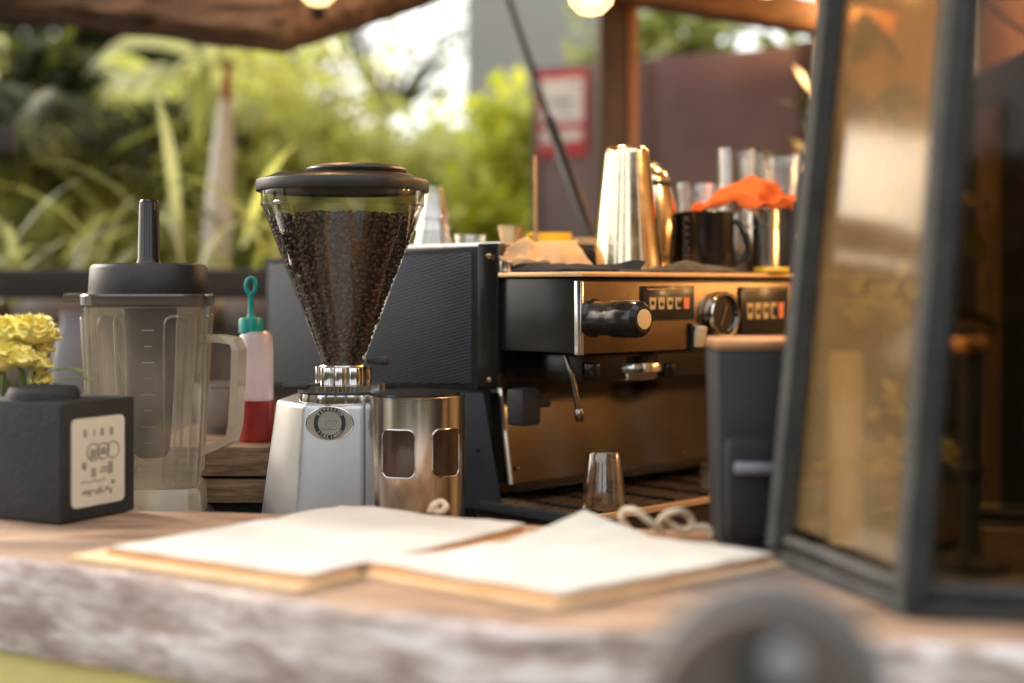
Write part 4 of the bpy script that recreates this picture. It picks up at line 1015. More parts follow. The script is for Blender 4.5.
# ------------------------------------------------------------------ two menus tied with twine
def menu(name, label, FLp, FRp, depth_dir, L, tw, inset, thick, seed, corner_lift):
    FL = Vector((FLp[0], FLp[1], LZ)); FR = Vector((FRp[0], FRp[1], LZ)); dv_ = Vector((depth_dir[0], depth_dir[1], 0)).normalized()
    fx = (FR - FL); wd = fx.length; fx.normalize()
    t = thing(name, label, 'menu', (FL + FR) / 2 + dv_ * L / 2, math.atan2(fx.y, fx.x), 'paper menus lying on the counter')
    M = frame(FL, fx, dv_, (0, 0, 1))
    MB(M).box((wd / 2, L / 2, .0025), (wd, L, .0044), bevel=.001).build('backing_board', board_tan, t)
    a, b = inset
    def sheet(z0, z1, m, nm, dx_, seedk):
        mb = MB(M); n1, n2 = 16, 22
        x0, x1, y0, y1 = a + dx_, wd - .010 + dx_ * .4, b + dx_, L - .006
        def H(u, v):
            lift = corner_lift(u, v)
            return z1 + lift + .0026 * noise.noise(Vector((u * 3.2, v * 4.5, seedk))) + .0012 * noise.noise(Vector((u * 9, v * 11, seedk + 2)))
        T = [[mb._v((x0 + (x1 - x0) * i / n1 + .002 * noise.noise(Vector((0, j * .5, seedk))), y0 + (y1 - y0) * j / n2 + .002 * noise.noise(Vector((i * .6, 3, seedk))), H(i / n1, j / n2))) for i in range(n1 + 1)] for j in range(n2 + 1)]
        Bt = [[mb._v((v.co if False else (M.inverted() @ v.co)) * 1.0 - Vector((0, 0, (M.inverted() @ v.co).z - max(z0, z0 + corner_lift(i / n1, j / n2) * .8)))) for i, v in enumerate(row)] for j, row in enumerate(T)]
        for j in range(n2):
            for i in range(n1):
                mb.bm.faces.new([T[j][i], T[j][i + 1], T[j + 1][i + 1], T[j + 1][i]]); mb.bm.faces.new([Bt[j][i], Bt[j + 1][i], Bt[j + 1][i + 1], Bt[j][i + 1]])
        for i in range(n1):
            mb.bm.faces.new([T[0][i], Bt[0][i], Bt[0][i + 1], T[0][i + 1]]); mb.bm.faces.new([T[n2][i], T[n2][i + 1], Bt[n2][i + 1], Bt[n2][i]])
        for j in range(n2):
            mb.bm.faces.new([T[j][0], T[j + 1][0], Bt[j + 1][0], Bt[j][0]]); mb.bm.faces.new([T[j][n1], Bt[j][n1], Bt[j + 1][n1], T[j + 1][n1]])
        return mb.build(nm, m, t, smooth=40)
    sheet(.0050, .0050 + thick * .62, kraft_edge, 'kraft_pages', 0, seed + 4)
    sheet(.0052 + thick * .62, .0052 + thick, paper_white, 'paper_sheets', .003, seed + 4)
    mb = MB()
    for pts in tw: mb.tube(pts, .0035, seg=8)
    mb.build('twine_tie', twine_m, t)
    return t
def smoothpts(P, n=8):
    out = []; P = [P[0]] + P + [P[-1]]
    for i in range(1, len(P) - 2):
        for k in range(n):
            t = k / n; p0, p1, p2, p3 = P[i - 1], P[i], P[i + 1], P[i + 2]
            out.append(.5 * ((2 * p1) + (p2 - p0) * t + (2 * p0 - 5 * p1 + 4 * p2 - p3) * t * t + (3 * p1 - p0 - 3 * p2 + p3) * t ** 3))
    out.append(P[-2]); return out
FLa = on_z(69, 561, LZ); FRa = on_z(296, 595, LZ)
twA = [smoothpts([at(430, 513, 1.44), at(434, 505, 1.445), at(441, 502, 1.45), at(446, 507, 1.445), at(440, 512, 1.44), at(432, 508, 1.44), at(437, 504, 1.44)])]
menu('paper_menu', 'left menu of crinkled white sheets on a tan board reaching toward the grinder', (FLa.x, FLa.y), (FRa.x, FRa.y), (.2276, .305), .315, twA, (.022, .02), .0060, 1,
     lambda u, v: .002 * max(0, v - .72) / .28 * (1 - abs(u - .25)))
FLb = on_z(340, 575, LZ); FRb = on_z(553, 613, LZ)
dB = 1.325
twB = [smoothpts([at(664, 531, dB), at(650, 522, dB - .01), at(636, 511, dB - .01), at(624, 511, dB), at(622, 520, dB), at(630, 531, dB + .005)]),
       smoothpts([at(655, 530, dB), at(664, 516, dB - .01), at(678, 511, dB - .01), at(689, 516, dB), at(692, 527, dB), at(682, 530, dB), at(670, 524, dB), at(666, 518, dB - .004)]),
       smoothpts([at(692, 528, dB), at(702, 527, dB), at(709, 529, dB), at(712, 536, dB)])]
menu('paper_menu', 'right menu of white sheets on a tan board with a loose twine bow', (FLb.x, FLb.y), (FRb.x, FRb.y), (.77, .63), .258, twB, (.012, .012), .0062, 9,
     lambda u, v: .015 * max(0, 1 - u / .38) * max(0, v - .62) / .38 + .002 * max(0, v - .8) / .2)

# ------------------------------------------------------------------ glass lantern (six sided, tapering)
Nn = on_z(910, 617, LZ); Ll = on_z(780, 561, LZ)
av = Vector((Nn.x - Ll.x, Nn.y - Ll.y)); s_len = av.length
def rot2(v, a): return Vector((v.x * math.cos(a) - v.y * math.sin(a), v.x * math.sin(a) + v.y * math.cos(a)))
LC = Vector((Ll.x, Ll.y)) + rot2(av, R(60))
lt = thing('glass_lantern', 'large six-sided glass lantern with dark iron frame standing on the counter', 'lantern', (LC.x, LC.y, LZ))
a0 = math.atan2(Ll.y - LC.y, Ll.x - LC.x)
HL = .62
def lp(k, z, r=1.0):
    rr = s_len * (1 - .08 * (z / .62)) * r; A = a0 + k * R(60)
    return Vector((LC.x + .042 * z / .62 + rr * math.cos(A), LC.y + rr * math.sin(A), LZ + z))
mb = MB(); mb.prism([lp(k, 0, 1.03) for k in range(6)], [lp(k, .012, 1.03) for k in range(6)], bevel=.002); mb.build('base_plate', lantern_m, lt)
for k in range(6):
    MB().tube([lp(k, .012), lp(k, HL)], .0135, seg=6).build('corner_post', lantern_m, lt, smooth=0)
    MB().tube([lp(k, .019), lp(k + 1, .019)], .0065, seg=6).build('bottom_rail', lantern_m, lt, smooth=0)
    MB().tube([lp(k, HL - .01), lp(k + 1, HL - .01)], .010, seg=6).build('top_rail', lantern_m, lt, smooth=0)
    mb = MB(); q = [lp(k, .03), lp(k + 1, .03), lp(k + 1, HL - .02), lp(k, HL - .02)]
    inn = (Vector((LC.x, LC.y, 0)) - (q[0] + q[1]) / 2); inn.z = 0; inn.normalize()
    cn = (q[0] + q[1] + q[2] + q[3]) / 4
    q = [cn + (p - cn) * .995 for p in q]
    mb.prism([p + inn * .004 for p in q], [p + inn * .007 for p in q])
    mb.build('pane', pane_m if k in (0,) else pane_clear, lt, smooth=0)
mb = MB(); mb.prism([lp(k, HL, 1.12) for k in range(6)], [Vector((LC.x + .042 + .03 * math.cos(a0 + k * R(60)), LC.y + .03 * math.sin(a0 + k * R(60)), LZ + HL + .09)) for k in range(6)], bevel=.003); mb.build('roof', lantern_m, lt)
MB().tube([Vector((LC.x + .042 + .04 * math.cos(R(a)), LC.y, LZ + HL + .12 + .04 * math.sin(R(a)))) for a in range(0, 360, 20)], .005, seg=8, closed=True).build('ring_handle', lantern_m, lt)
# candles inside
c = at(846, 560, 1.235); c.z = LZ + .0125
cd1 = thing('candle', 'tall cream taper candle inside the glass lantern', 'candle', c, 0, 'candles in the lantern')
hc = zat(352, 1.235) - c.z
MB().lathe(c, [(0, 0), (.0150, 0), (.0145, hc - .004), (.012, hc), (0, hc - .003)], 24).build('wax', candle_m, cd1)
MB().cyl(c + Vector((0, 0, hc - .003)), c + Vector((.001, 0, hc + .010)), .001, seg=6).build('wick', matte_black, cd1)
c = at(970, 560, 1.13); c.z = LZ + .0125  # holder added where the glass mirrors the canister, imitating that reflection
cs = thing('reflection_holder', 'added slim holder with copper cap imitating a reflection in the lantern glass', 'candle holder', c, 0, 'candles in the lantern')
hc = zat(350, 1.13) - c.z
MB().lathe(c, [(0, 0), (.030, 0), (.030, .006), (.010, .012), (.008, .02), (.008, hc * .42), (.013, hc * .44), (.013, hc * .47), (.008, hc * .49), (.010, hc), (0, hc)], 28).build('stem', canister_m, cs)
MB().lathe(c, [(0, hc), (.015, hc), (.0165, hc + .004), (.015, hc + .010), (0, hc + .010)], 28).build('cap', copper_m, cs)

# ------------------------------------------------------------------ dark canister left of the lantern
dC = 1.315
c = at(752, 540, dC); c.z = LZ
cn_ = thing('canister', 'dark slate square canister with copper rim beside the lantern', 'canister', c)
h_ = zat(349, dC) - LZ; hw_ = 41 / F * dC
MB().box((c.x, c.y, LZ + h_ / 2), (2 * hw_ * .90, .07, h_), bevel=.004, taper=1.11).build('canister_body', canister_m, cn_)
MB().box((c.x, c.y, LZ + h_ + .0055), (2 * hw_ * 1.02, .078, .010), bevel=.004).build('copper_rim', mat('dull_copper', (.55, .32, .17), (.48, .27, .14), rough=.45, metal=.7), cn_)
z1_, z2_ = zat(537, dC - .05), zat(436, dC - .05)
MB().box((at(762, 0, dC - .05).x, dC - .048, (z1_ + z2_) / 2), (.066, .024, z2_ - z1_), bevel=.011).build('front_block', mat('block_black', (.006, .006, .0065), (.01, .01, .011), scale=20, rough=.6), cn_)
MB().cyl(at(735, 468, dC - .066), at(775, 469, dC - .066), .0052, bevel=.001).build('clasp', mat('clasp_steel', (.16, .18, .21), (.2, .22, .25), rough=.5, metal=.4), cn_)

# ------------------------------------------------------------------ bar stool in the near foreground
dS = .60; sc_ = Vector(((760 - 512) / F * dS, dS, zat(718, dS)))
stl = thing('bar_stool', 'brown-grey bar stool with rounded backrest and pale bolt in front of the counter', 'stool', (sc_.x, sc_.y, 0))
rs = .0475
def dome(r, z0, n=24): return [(r * math.cos(R(180 * k / n)), r * math.sin(R(180 * k / n))) for k in range(n + 1)] + [(-r, -z0), (r, -z0)]
dm = dome(rs, .10)
MB().prism([(sc_.x + x, sc_.y - .008, sc_.z + y) for x, y in dm], [(sc_.x + x, sc_.y + .008, sc_.z + y) for x, y in dm], bevel=.003).build('backrest', stool_m, stl)
dm2 = dome(rs + .006, .10)
MB().prism([(sc_.x + .005 + x, sc_.y + .0105, sc_.z + .003 + y) for x, y in dm2], [(sc_.x + .005 + x, sc_.y + .018, sc_.z + .003 + y) for x, y in dm2], bevel=.002).build('rim_highlight_plate', mat('stool_rim_highlight', (.17, .17, .17), (.2, .2, .2), rough=.6), stl)  # grey plate, offset right, paints the lit rim highlight of the backrest
MB().box((sc_.x + .0015, sc_.y - .0105, sc_.z - .04), (.024, .005, .16), bevel=.002).build('centre_strip', stool_dark, stl)
c = Vector(((779 - 512) / F * dS, dS - .0132, zat(655, dS)))
MB().lathe(c, [(0, 0), (.0085, 0), (.0075, .003), (0, .0045)], 24, rot=Matrix.Rotation(R(90), 3, 'X')).build('bolt', pale_metal, stl)
MB().box((sc_.x, sc_.y + .012, .87), (.035, .014, .24), bevel=.003).build('back_post', stool_dark, stl)
MB().lathe((sc_.x, sc_.y + .15, .70), [(0, 0), (.15, 0), (.16, .01), (.16, .035), (.14, .045), (0, .045)], 40).build('seat', stool_m, stl)
for sx_, sy_ in ((-1, -1), (1, -1), (1, 1), (-1, 1)):
    MB().cyl((sc_.x + sx_ * .10, sc_.y + .15 + sy_ * .10, .70), (sc_.x + sx_ * .15, sc_.y + .15 + sy_ * .15, 0), .013, .011).build('leg', stool_dark, stl)
MB().tube([(sc_.x + .135 * math.cos(R(a)) * 1.2, sc_.y + .15 + .135 * math.sin(R(a)) * 1.2, .28) for a in range(0, 360, 15)], .008, seg=8, closed=True).build('foot_ring', pale_metal, stl)

# ------------------------------------------------------------------ stall structure: posts, beam, roof, side wall
def thingbox(name, label, cat, c, size, m, rz=0, bevel=.004):
    o = MB().box(c, size, rz=rz, bevel=bevel).build(name, m); tag(o, label, cat); return o
dP = 3.10
xl, xr = at(600, 0, dP).x, at(636, 0, dP).x
po = thing('stall_post', 'dark square wooden stall post behind the tall shaker', 'post', ((xl + xr) / 2, dP + .04, 0))
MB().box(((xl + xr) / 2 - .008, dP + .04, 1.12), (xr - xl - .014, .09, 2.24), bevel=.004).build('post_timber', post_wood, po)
MB().box((xr - .006, dP + .02, 1.12), (.018, .075, 2.24), bevel=.003).build('lit_side_strip', mat('lit_side_wood', (.42, .16, .04), (.3, .11, .03), scale=14, rough=.35, stretch=(3, 3, .4)), po)  # lit right side of the post, painted as an orange strip
a_, b_ = at(628, -12, 2.98), at(845, 24, 3.15)
dirb = (b_ - a_); Lb = dirb.length; qb = Vector((1, 0, 0)).rotation_difference(dirb.normalized()).to_matrix()
bmo = MB().box((a_ + b_) / 2 + Vector((0, 0, .0)), (Lb + .2, .09, .062), rot=qb, bevel=.005).build('stall_beam', beam_wood); tag(bmo, 'reddish wooden roof beam running right from the stall post', 'beam')
# roof
rf = thing('stall_roof', 'plank roof over the coffee stall', 'roof', (0, 2.3, 2.24))
for k in range(9): MB().box((-.04, 1.55 + k * .205, 2.26 + .004 * (k % 2)), (2.42, .20, .024), bevel=.002).build('roof_plank', beam_wood, rf)
for x, y in ((-1.3, 1.5), (1.12, .95), (1.12, 3.3), (-1.3, 3.3)):
    pass
swl = thing('side_wall', 'warm brown plank wall closing the right side of the stall', 'wall', (1.12, 2.2, 0))
for k in range(13): MB().box((1.12, 1.02 + k * .19, 1.13), (.024, .186, 2.22), bevel=.003).build('wall_plank', wall_wood, swl)
bwl = thing('back_wall', 'warm brown plank wall at the back right corner of the stall', 'wall', (.93, 3.46, 0))
for k in range(2): MB().box((.835 + k * .186, 3.46, 1.13), (.182, .024, 2.22), bevel=.003).build('wall_plank', wall_wood, bwl)
fr = thing('dark_cabinet', 'tall black cabinet standing against the plank side wall', 'cabinet', (1.0, 2.75, 0))
MB().box((1.0, 2.75, .85), (.20, .5, 1.7), bevel=.006).build('cabinet_body', matte_black, fr)
MB().box((1.0, 2.495, .9), (.18, .012, 1.5), bevel=.003).build('cabinet_door', gloss_black, fr)
MB().cyl((.925, 2.475, .8), (.925, 2.475, 1.2), .006).build('door_handle', steel, fr)
MB().box((.893, 2.66, 1.12), (.012, .10, 1.0), bevel=.002).build('side_batten', wall_wood, fr)
# left rail and posts, rubble wall
rl_ = thing('stall_rail', 'dark wooden rail along the back left of the stall', 'rail', (-.9, 2.72, 0))
zt1, zt2 = zat(269, 2.70), zat(299, 2.70)
MB().box((-1.15, 2.72, (zt1 + zt2) / 2), (1.9, .05, zt1 - zt2), bevel=.005).build('rail_plank', rail_m, rl_)
for x in (-2.0, -.3): MB().box((x, 2.72, zt2 / 2), (.06, .04, zt2 - .002), bevel=.003).build('rail_post', rail_m, rl_)
stw = thing('stone_wall', 'low wall of rounded brown and grey stones under the dark rail', 'wall', (-1.1, 2.95, 0))
mb = MB(); k = 0
stone_m = mat('rubble_stone', (.21, .15, .105), (.11, .085, .07), scale=7, rough=.85, bump=.4, c3=(.2, .17, .155), lo=.3, hi=.7)
for row in range(6):
    x = -2.3 + (row % 2) * .08
    while x < .05:
        wd = rnd.uniform(.13, .24); hz_ = .105
        mb.ball((x + wd / 2, 2.95 + rnd.uniform(-.02, .02), .64 + row * .105 + hz_ / 2), 1.0, 2, (wd * .54, .09, hz_ * .58), jitter=.18, seed=k); k += 1
        x += wd
mb.box((-1.12, 2.97, .62), (2.35, .10, 1.22))
mb.build('stones', stone_m, stw, smooth=60)
c = at(82, 420, 2.3); c.z = BZ
pt = thing('clay_pot', 'grey clay pot behind the yellow carnations', 'pot', c)
hpt = zat(312, 2.3) - c.z; rp_ = .052
MB().lathe(c, [(0, 0), (.04, 0), (rp_, hpt * .4), (rp_ * 1.05, hpt * .72), (rp_ * .8, hpt * .9), (rp_ * .62, hpt * .96), (rp_ * .66, hpt), (rp_ * .5, hpt), (rp_ * .5, hpt * .9), (0, hpt * .5)], 36).build('pot_body', pot_m, pt)
# dark beam end sticking in from the left
be = MB().box(((at(11, 0, 2.33).x + at(-150, 0, 2.33).x) / 2, 2.35, zat(140, 2.33)), (at(11, 0, 2.33).x - at(-150, 0, 2.33).x, .04, 24 / F * 2.33), bevel=.003).build('beam_end', rail_m)
tag(be, 'dark square beam end poking in at the left edge', 'beam')
pp = MB().box((at(-150, 0, 2.3).x, 2.35, 1.1), (.08, .08, 2.2), bevel=.004).build('stall_post', rail_m); tag(pp, 'dark stall post carrying the beam end outside the left edge', 'post')
# hatch held by gas strut
h1 = at(283, 41, 2.75); h0 = at(-160, -15, 2.62); h2 = at(520, -36, 3.05)
h3 = h0 + (h2 - h1)
nh = (h0 - h1).cross(h2 - h1).normalized()
if nh.z < 0: nh = -nh
ht = thing('stall_hatch', 'raised rough wooden hatch flap with bark-brown boards above the garden', 'hatch', h1)
EX = 1.0
for k in range(5):
    f0, f1 = k / 5, (k + 1) / 5 - .006
    eh = (Vector((0, 0, 1)) * .42 + Vector((0, -.34, 0))) / 5
A0 = h0; A1 = h1; A2 = h2
# flap rises from its lower edge (h0-h1-h2) up and towards the stall roof
upv = Vector((0, -.30, .36))
mb = MB(); n = 40
low = [A0.lerp(A1, i / 20) for i in range(20)] + [A1.lerp(A2, i / 20) for i in range(21)]
low = [p + Vector((0, 0, .005 * noise.noise(Vector((i * .45, 0, 4))))) for i, p in enumerate(low)]
V = [[mb._v(p + upv * (j / 6) + Vector((0, .006 * noise.noise(Vector((i * .3, j * 1.3, 1))), 0))) for i, p in enumerate(low)] for j in range(7)]
for j in range(6):
    for i in range(len(low) - 1): mb.bm.faces.new([V[j][i], V[j][i + 1], V[j + 1][i + 1], V[j + 1][i]])
mb.build('hatch_board', hatch_wood, ht, solid=.03)
for j_ in range(5):
    o0 = upv * (j_ * .19 + .03) + Vector((0, -.016, 0)); o1 = upv * (j_ * .19 + .19) + Vector((0, -.016, 0)); mb = MB()
    for i_ in range(len(low) - 1):
        a_, b_ = low[i_], low[i_ + 1]; k_ = Vector((0, -.010 - .008 * (j_ % 2), 0))
        mb.prism([a_ + o0, b_ + o0, b_ + o1, a_ + o1], [a_ + o0 + k_, b_ + o0 + k_, b_ + o1 + k_, a_ + o1 + k_])
    bmesh.ops.remove_doubles(mb.bm, verts=mb.bm.verts, dist=1e-4)
    mb.build('hatch_plank', [hatch_wood, mat('hatch_plank_pale', (.40, .29, .24), (.15, .10, .085), scale=14, rough=.75, stretch=(.8, 3, 3), bump=.5, distort=.8)][j_ % 2], ht)
MB().tube([p + Vector((0, .0, -.012)) for p in low], .014, seg=8).build('lower_edge', mat('hatch_edge_dark', (.035, .02, .016), (.06, .034, .025), scale=12, rough=.7, bump=.4), ht)
gs = thing('gas_strut', 'black gas strut slanting up from the machine to the hatch', 'strut', at(592, 240, 2.35))
s0, s1, s2 = at(594, 245, 2.35), at(549, 120, 2.55), at(506, -10, 2.80)
MB().cyl(s0, s1, .0105, .0105, bevel=.001).build('strut_barrel', black_plastic, gs)
MB().cyl(s1, s2, .0055, .0055).build('strut_rod', gloss_black, gs)
# ------------------------------------------------------------------ purple panel, sign, grey wall
pR = at(800, 45, 3.52); pL = at(533, 68, 3.82)
dpv = Vector((pR.x - pL.x, pR.y - pL.y, 0)); Lp = dpv.length; dpv.normalize(); npv = Vector((dpv.y, -dpv.x, 0))
PMx = frame((pL.x, pL.y, 0), dpv, -npv, (0, 0, 1))
pn = thing('metal_screen', 'dull purple metal screen fence behind the machine', 'screen', (pL.x, pL.y, 0))
mb = MB(PMx); hL, hR = pL.z, pR.z
mb.prism([(0, 0, .05), (Lp, 0, .05), (Lp, .02, .05), (0, .02, .05)], [(0, 0, hL), (Lp, 0, hR), (Lp, .02, hR), (0, .02, hL)], bevel=.002)
mb.build('screen_sheet', panel_purple, pn)
for x in (.01, Lp * .44, Lp * .46): MB(PMx).box((x, -.004, (.05 + hL) / 2), (.02, .006, hL - .06)).build('sheet_seam', panel_purple, pn)
MB(PMx).box((Lp + .02, .01, hR / 2), (.04, .05, hR + .02), bevel=.003).build('screen_post', mat('screen_post_dark', (.045, .022, .016), (.06, .03, .02), rough=.5), pn)
def onp(px, py, off=.0):
    a = (px - 512) / F; nn2 = -npv
    q0 = Vector((pL.x, pL.y, 0)) - nn2 * off
    d = (nn2.x * q0.x + nn2.y * q0.y) / (nn2.x * a + nn2.y); p = at(px, py, d)
    return (p - Vector((pL.x, pL.y, 0))).dot(dpv), p.z
sg = thing('notice_sign', 'red notice with white panels of grey text on the purple screen', 'sign', at(562, 115, 3.75))
def quad_px(l, r, tl, tr, bl_, br, y, nm, m, par, th=.003):
    P = [onp(l, tl, y), onp(r, tr, y), onp(r, br, y), onp(l, bl_, y)]
    return MB(PMx).prism([(p[0], -y, p[1]) for p in P], [(p[0], -y - th, p[1]) for p in P]).build(nm, m, par, root=sg)
s_b = quad_px(538.5, 587, 73, 69, 158, 155, .004, 'sign_board', red_m, sg)
quad_px(541, 583, 80, 77, 124, 121.5, .0085, 'white_panel', sign_white, s_b, .001)
quad_px(541, 582, 131, 129, 143, 140, .0085, 'white_panel', sign_white, s_b, .001)
for l, r, t_, b2 in ((551, 574, 100, 103), (561, 569, 110.5, 113), (570, 579, 84, 86)):
    quad_px(l, r, t_, t_ - .6, b2, b2 - .6, .0100, 'text_line', ink_m, s_b, .0006)
quad_px(541, 560, 147, 146.5, 149, 148.5, .0085, 'text_line', mat('sign_pink', (.75, .4, .42), (.7, .36, .38), rough=.5), s_b, .001)
gw = MB().box((at(549, 0, 6.2).x, 6.3, 1.6), (1.0 / F * 6.2 * 168, .2, 3.2), bevel=.01).build('grey_wall', wall_grey); tag(gw, 'plain grey rendered wall behind the red notice', 'wall')

# ------------------------------------------------------------------ bulbs on a string
def globe_mat():
    m, nt, out = nt_new('bulb_globe')
    lw = N(nt, 'ShaderNodeLayerWeight', Blend=.4)
    em_ = N(nt, 'ShaderNodeEmission'); em_.inputs[0].default_value = (1, .66, .30, 1); em_.inputs[1].default_value = 3.2
    tr = N(nt, 'ShaderNodeBsdfTransparent'); tr.inputs[0].default_value = (1, .93, .82, 1)
    ms = N(nt, 'ShaderNodeMixShader'); ms.inputs[0].default_value = .55
    nt.links.new(tr.outputs[0], ms.inputs[1]); nt.links.new(em_.outputs[0], ms.inputs[2])
    gl = N(nt, 'ShaderNodeBsdfGlossy'); gl.inputs['Roughness'].default_value = .05
    m2 = N(nt, 'ShaderNodeMixShader'); m2.inputs[0].default_value = .06
    nt.links.new(ms.outputs[0], m2.inputs[1]); nt.links.new(gl.outputs[0], m2.inputs[2]); nt.links.new(m2.outputs[0], out.inputs[0]); return m
globe_m = globe_mat()
m, nt_, out_ = nt_new('filament'); e_ = N(nt_, 'ShaderNodeEmission'); e_.inputs[0].default_value = (1, .62, .25, 1); e_.inputs[1].default_value = 30; nt_.links.new(e_.outputs[0], out_.inputs[0]); fil_m = m
bulbs = [(at(318, -14, 2.25), 'lit bulb hanging in front of the wooden hatch', 5),
         (at(591, -8, 1.92), 'lit bulb hanging in front of the dark stall post', 14),
         (at(768, -24, 2.1), 'lit bulb hanging below the reddish roof beam', 14),
         (Vector((.72, 1.62, 1.72)), 'lit bulb above the lantern beside the plank wall', 22),
         (Vector((.86, 3.05, 1.92)), 'lit bulb near the dark cabinet', 42),
         (Vector((1.00, 1.80, 1.36)), 'lit bulb hanging low along the plank wall, nearest one', 2.2),
         (Vector((1.00, 1.91, 1.41)), 'lit bulb hanging low along the plank wall, middle one', 2.2),
         (Vector((1.00, 2.04, 1.37)), 'lit bulb hanging low along the plank wall, farthest one', 2.2)]
tops = []
for c, lab, pw in bulbs:
    t = thing('string_bulb', lab, 'bulb', c, 0, 'string of lit bulbs')
    rB = .034
    MB().lathe(c, [(0, -rB), (rB * .5, -rB * .87), (rB * .87, -rB * .5), (rB, 0), (rB * .9, rB * .45), (rB * .62, rB * .95), (rB * .42, rB * 1.35), (rB * .40, rB * 1.5)], 32).build('globe', globe_m, t)
    MB().tube([c + Vector((.010 * math.cos(k * 1.2), .010 * math.sin(k * 1.2), -.008 + .0025 * k)) for k in range(9)], .0014, seg=6).build('filament', fil_m, t)
    MB().lathe(c, [(0, rB * 1.45), (rB * .46, rB * 1.45), (rB * .46, rB * 2.3), (rB * .3, rB * 2.5), (0, rB * 2.5)], 20).build('socket', matte_black, t)
    pl = bpy.data.lights.new('bulb_light', 'POINT'); pl.energy = pw; pl.color = (1, .60, .26); pl.shadow_soft_size = .02
    po_ = bpy.data.objects.new('bulb_light', pl); COL.objects.link(po_); po_.parent = t; po_.location = (0, 0, 0)
    tops.append(c + Vector((0, 0, rB * 2.45)))
mb = MB()
pts = []
order = [tops[0], tops[1], tops[2], tops[4], tops[7], tops[6], tops[5], tops[3]]
for a, b in zip(order, order[1:]):
    for k in range(10):
        t = k / 10; p = a.lerp(b, t); p.z += .10 * math.sin(math.pi * t) * 0 - .03 * math.sin(math.pi * t) + .03; pts.append(p)
pts.append(order[-1] + Vector((0, 0, .03)))
mb.tube(pts, .0035, seg=6)
for t_ in tops: mb.cyl(t_ - Vector((0, 0, .002)), t_ + Vector((0, 0, .032)), .003, seg=6)
so_ = mb.build('light_string', matte_black); tag(so_, 'black cable carrying the string of bulbs along the stall', 'cable')

# ------------------------------------------------------------------ garden
class Leaves:
    def __init__(s): s.v = []; s.f = []
    def blade(s, p, d, L, w, droop, seg=5, side=None, twist=0):
        "arching strap leaf"
        d = d.normalized(); side = side or d.cross(Vector((0, 0, 1)))
        if side.length < 1e-3: side = Vector((1, 0, 0))
        side.normalize(); k = len(s.v); q = Vector(p); dd = d.copy()
        for i in range(seg + 1):
            t = i / seg; ww = w * (math.sin(math.pi * min(1, t * .85 + .12)) ** .8) * (1 - t ** 3) + .0008
            s.v += [q - side * ww / 2, q + side * ww / 2]
            dd = (dd + Vector((0, 0, -droop / seg * (1 + t)))).normalized(); q = q + dd * (L / seg)
        for i in range(seg): s.f.append([k + 2 * i, k + 2 * i + 1, k + 2 * i + 3, k + 2 * i + 2])
    def leaf(s, p, d, L, w, nrm):
        d = d.normalized(); sd = d.cross(nrm)
        if sd.length < 1e-3: sd = Vector((1, 0, 0))
        sd.normalize(); k = len(s.v)
        s.v += [p, p + d * L * .35 + sd * w / 2, p + d * L * .75 + sd * w * .35, p + d * L, p + d * L * .75 - sd * w * .35, p + d * L * .35 - sd * w / 2]
        s.f.append([k + i for i in range(6)])
    def frond(s, p, d, L, lw, droop, n=17, ll=.28):
        d = d.normalized(); q = Vector(p); dd = d.copy(); sd = d.cross(Vector((0, 0, 1)))
        if sd.length < 1e-3: sd = Vector((1, 0, 0))
        sd.normalize()
        for i in range(n):
            t = i / n; dd = (dd + Vector((0, 0, -droop / n * (1 + t)))).normalized(); q = q + dd * (L / n)
            if t < .12: continue
            l2 = ll * (math.sin(math.pi * (.12 + .85 * t)) ** .7)
            for sg_ in (-1, 1):
                ld = (sd * sg_ * .9 + dd * .55 + Vector((0, 0, -.25 + rnd.uniform(-.15, .15)))).normalized()
                s.blade(q, ld, l2 * rnd.uniform(.85, 1.1), lw, .6, seg=3)
    def build(s, name, m, parent):
        me = bpy.data.meshes.new(name); me.from_pydata([tuple(v) for v in s.v], [], s.f); me.materials.append(m)
        o = bpy.data.objects.new(name, me); COL.objects.link(o); o.parent = parent
        inv = ROOTM[parent.name].inverted(); me.transform(inv)
        me.polygons.foreach_set('use_smooth', [True] * len(me.polygons)); return o
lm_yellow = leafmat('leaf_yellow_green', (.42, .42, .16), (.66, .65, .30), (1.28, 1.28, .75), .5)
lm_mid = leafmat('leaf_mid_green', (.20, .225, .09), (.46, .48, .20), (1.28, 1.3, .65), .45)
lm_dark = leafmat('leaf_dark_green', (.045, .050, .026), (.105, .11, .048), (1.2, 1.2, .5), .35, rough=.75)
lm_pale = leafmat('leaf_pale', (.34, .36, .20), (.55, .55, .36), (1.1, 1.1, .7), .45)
lm_bright = leafmat('leaf_bright', (.42, .46, .08), (.64, .65, .17), (1.3, 1.3, .4), .5)

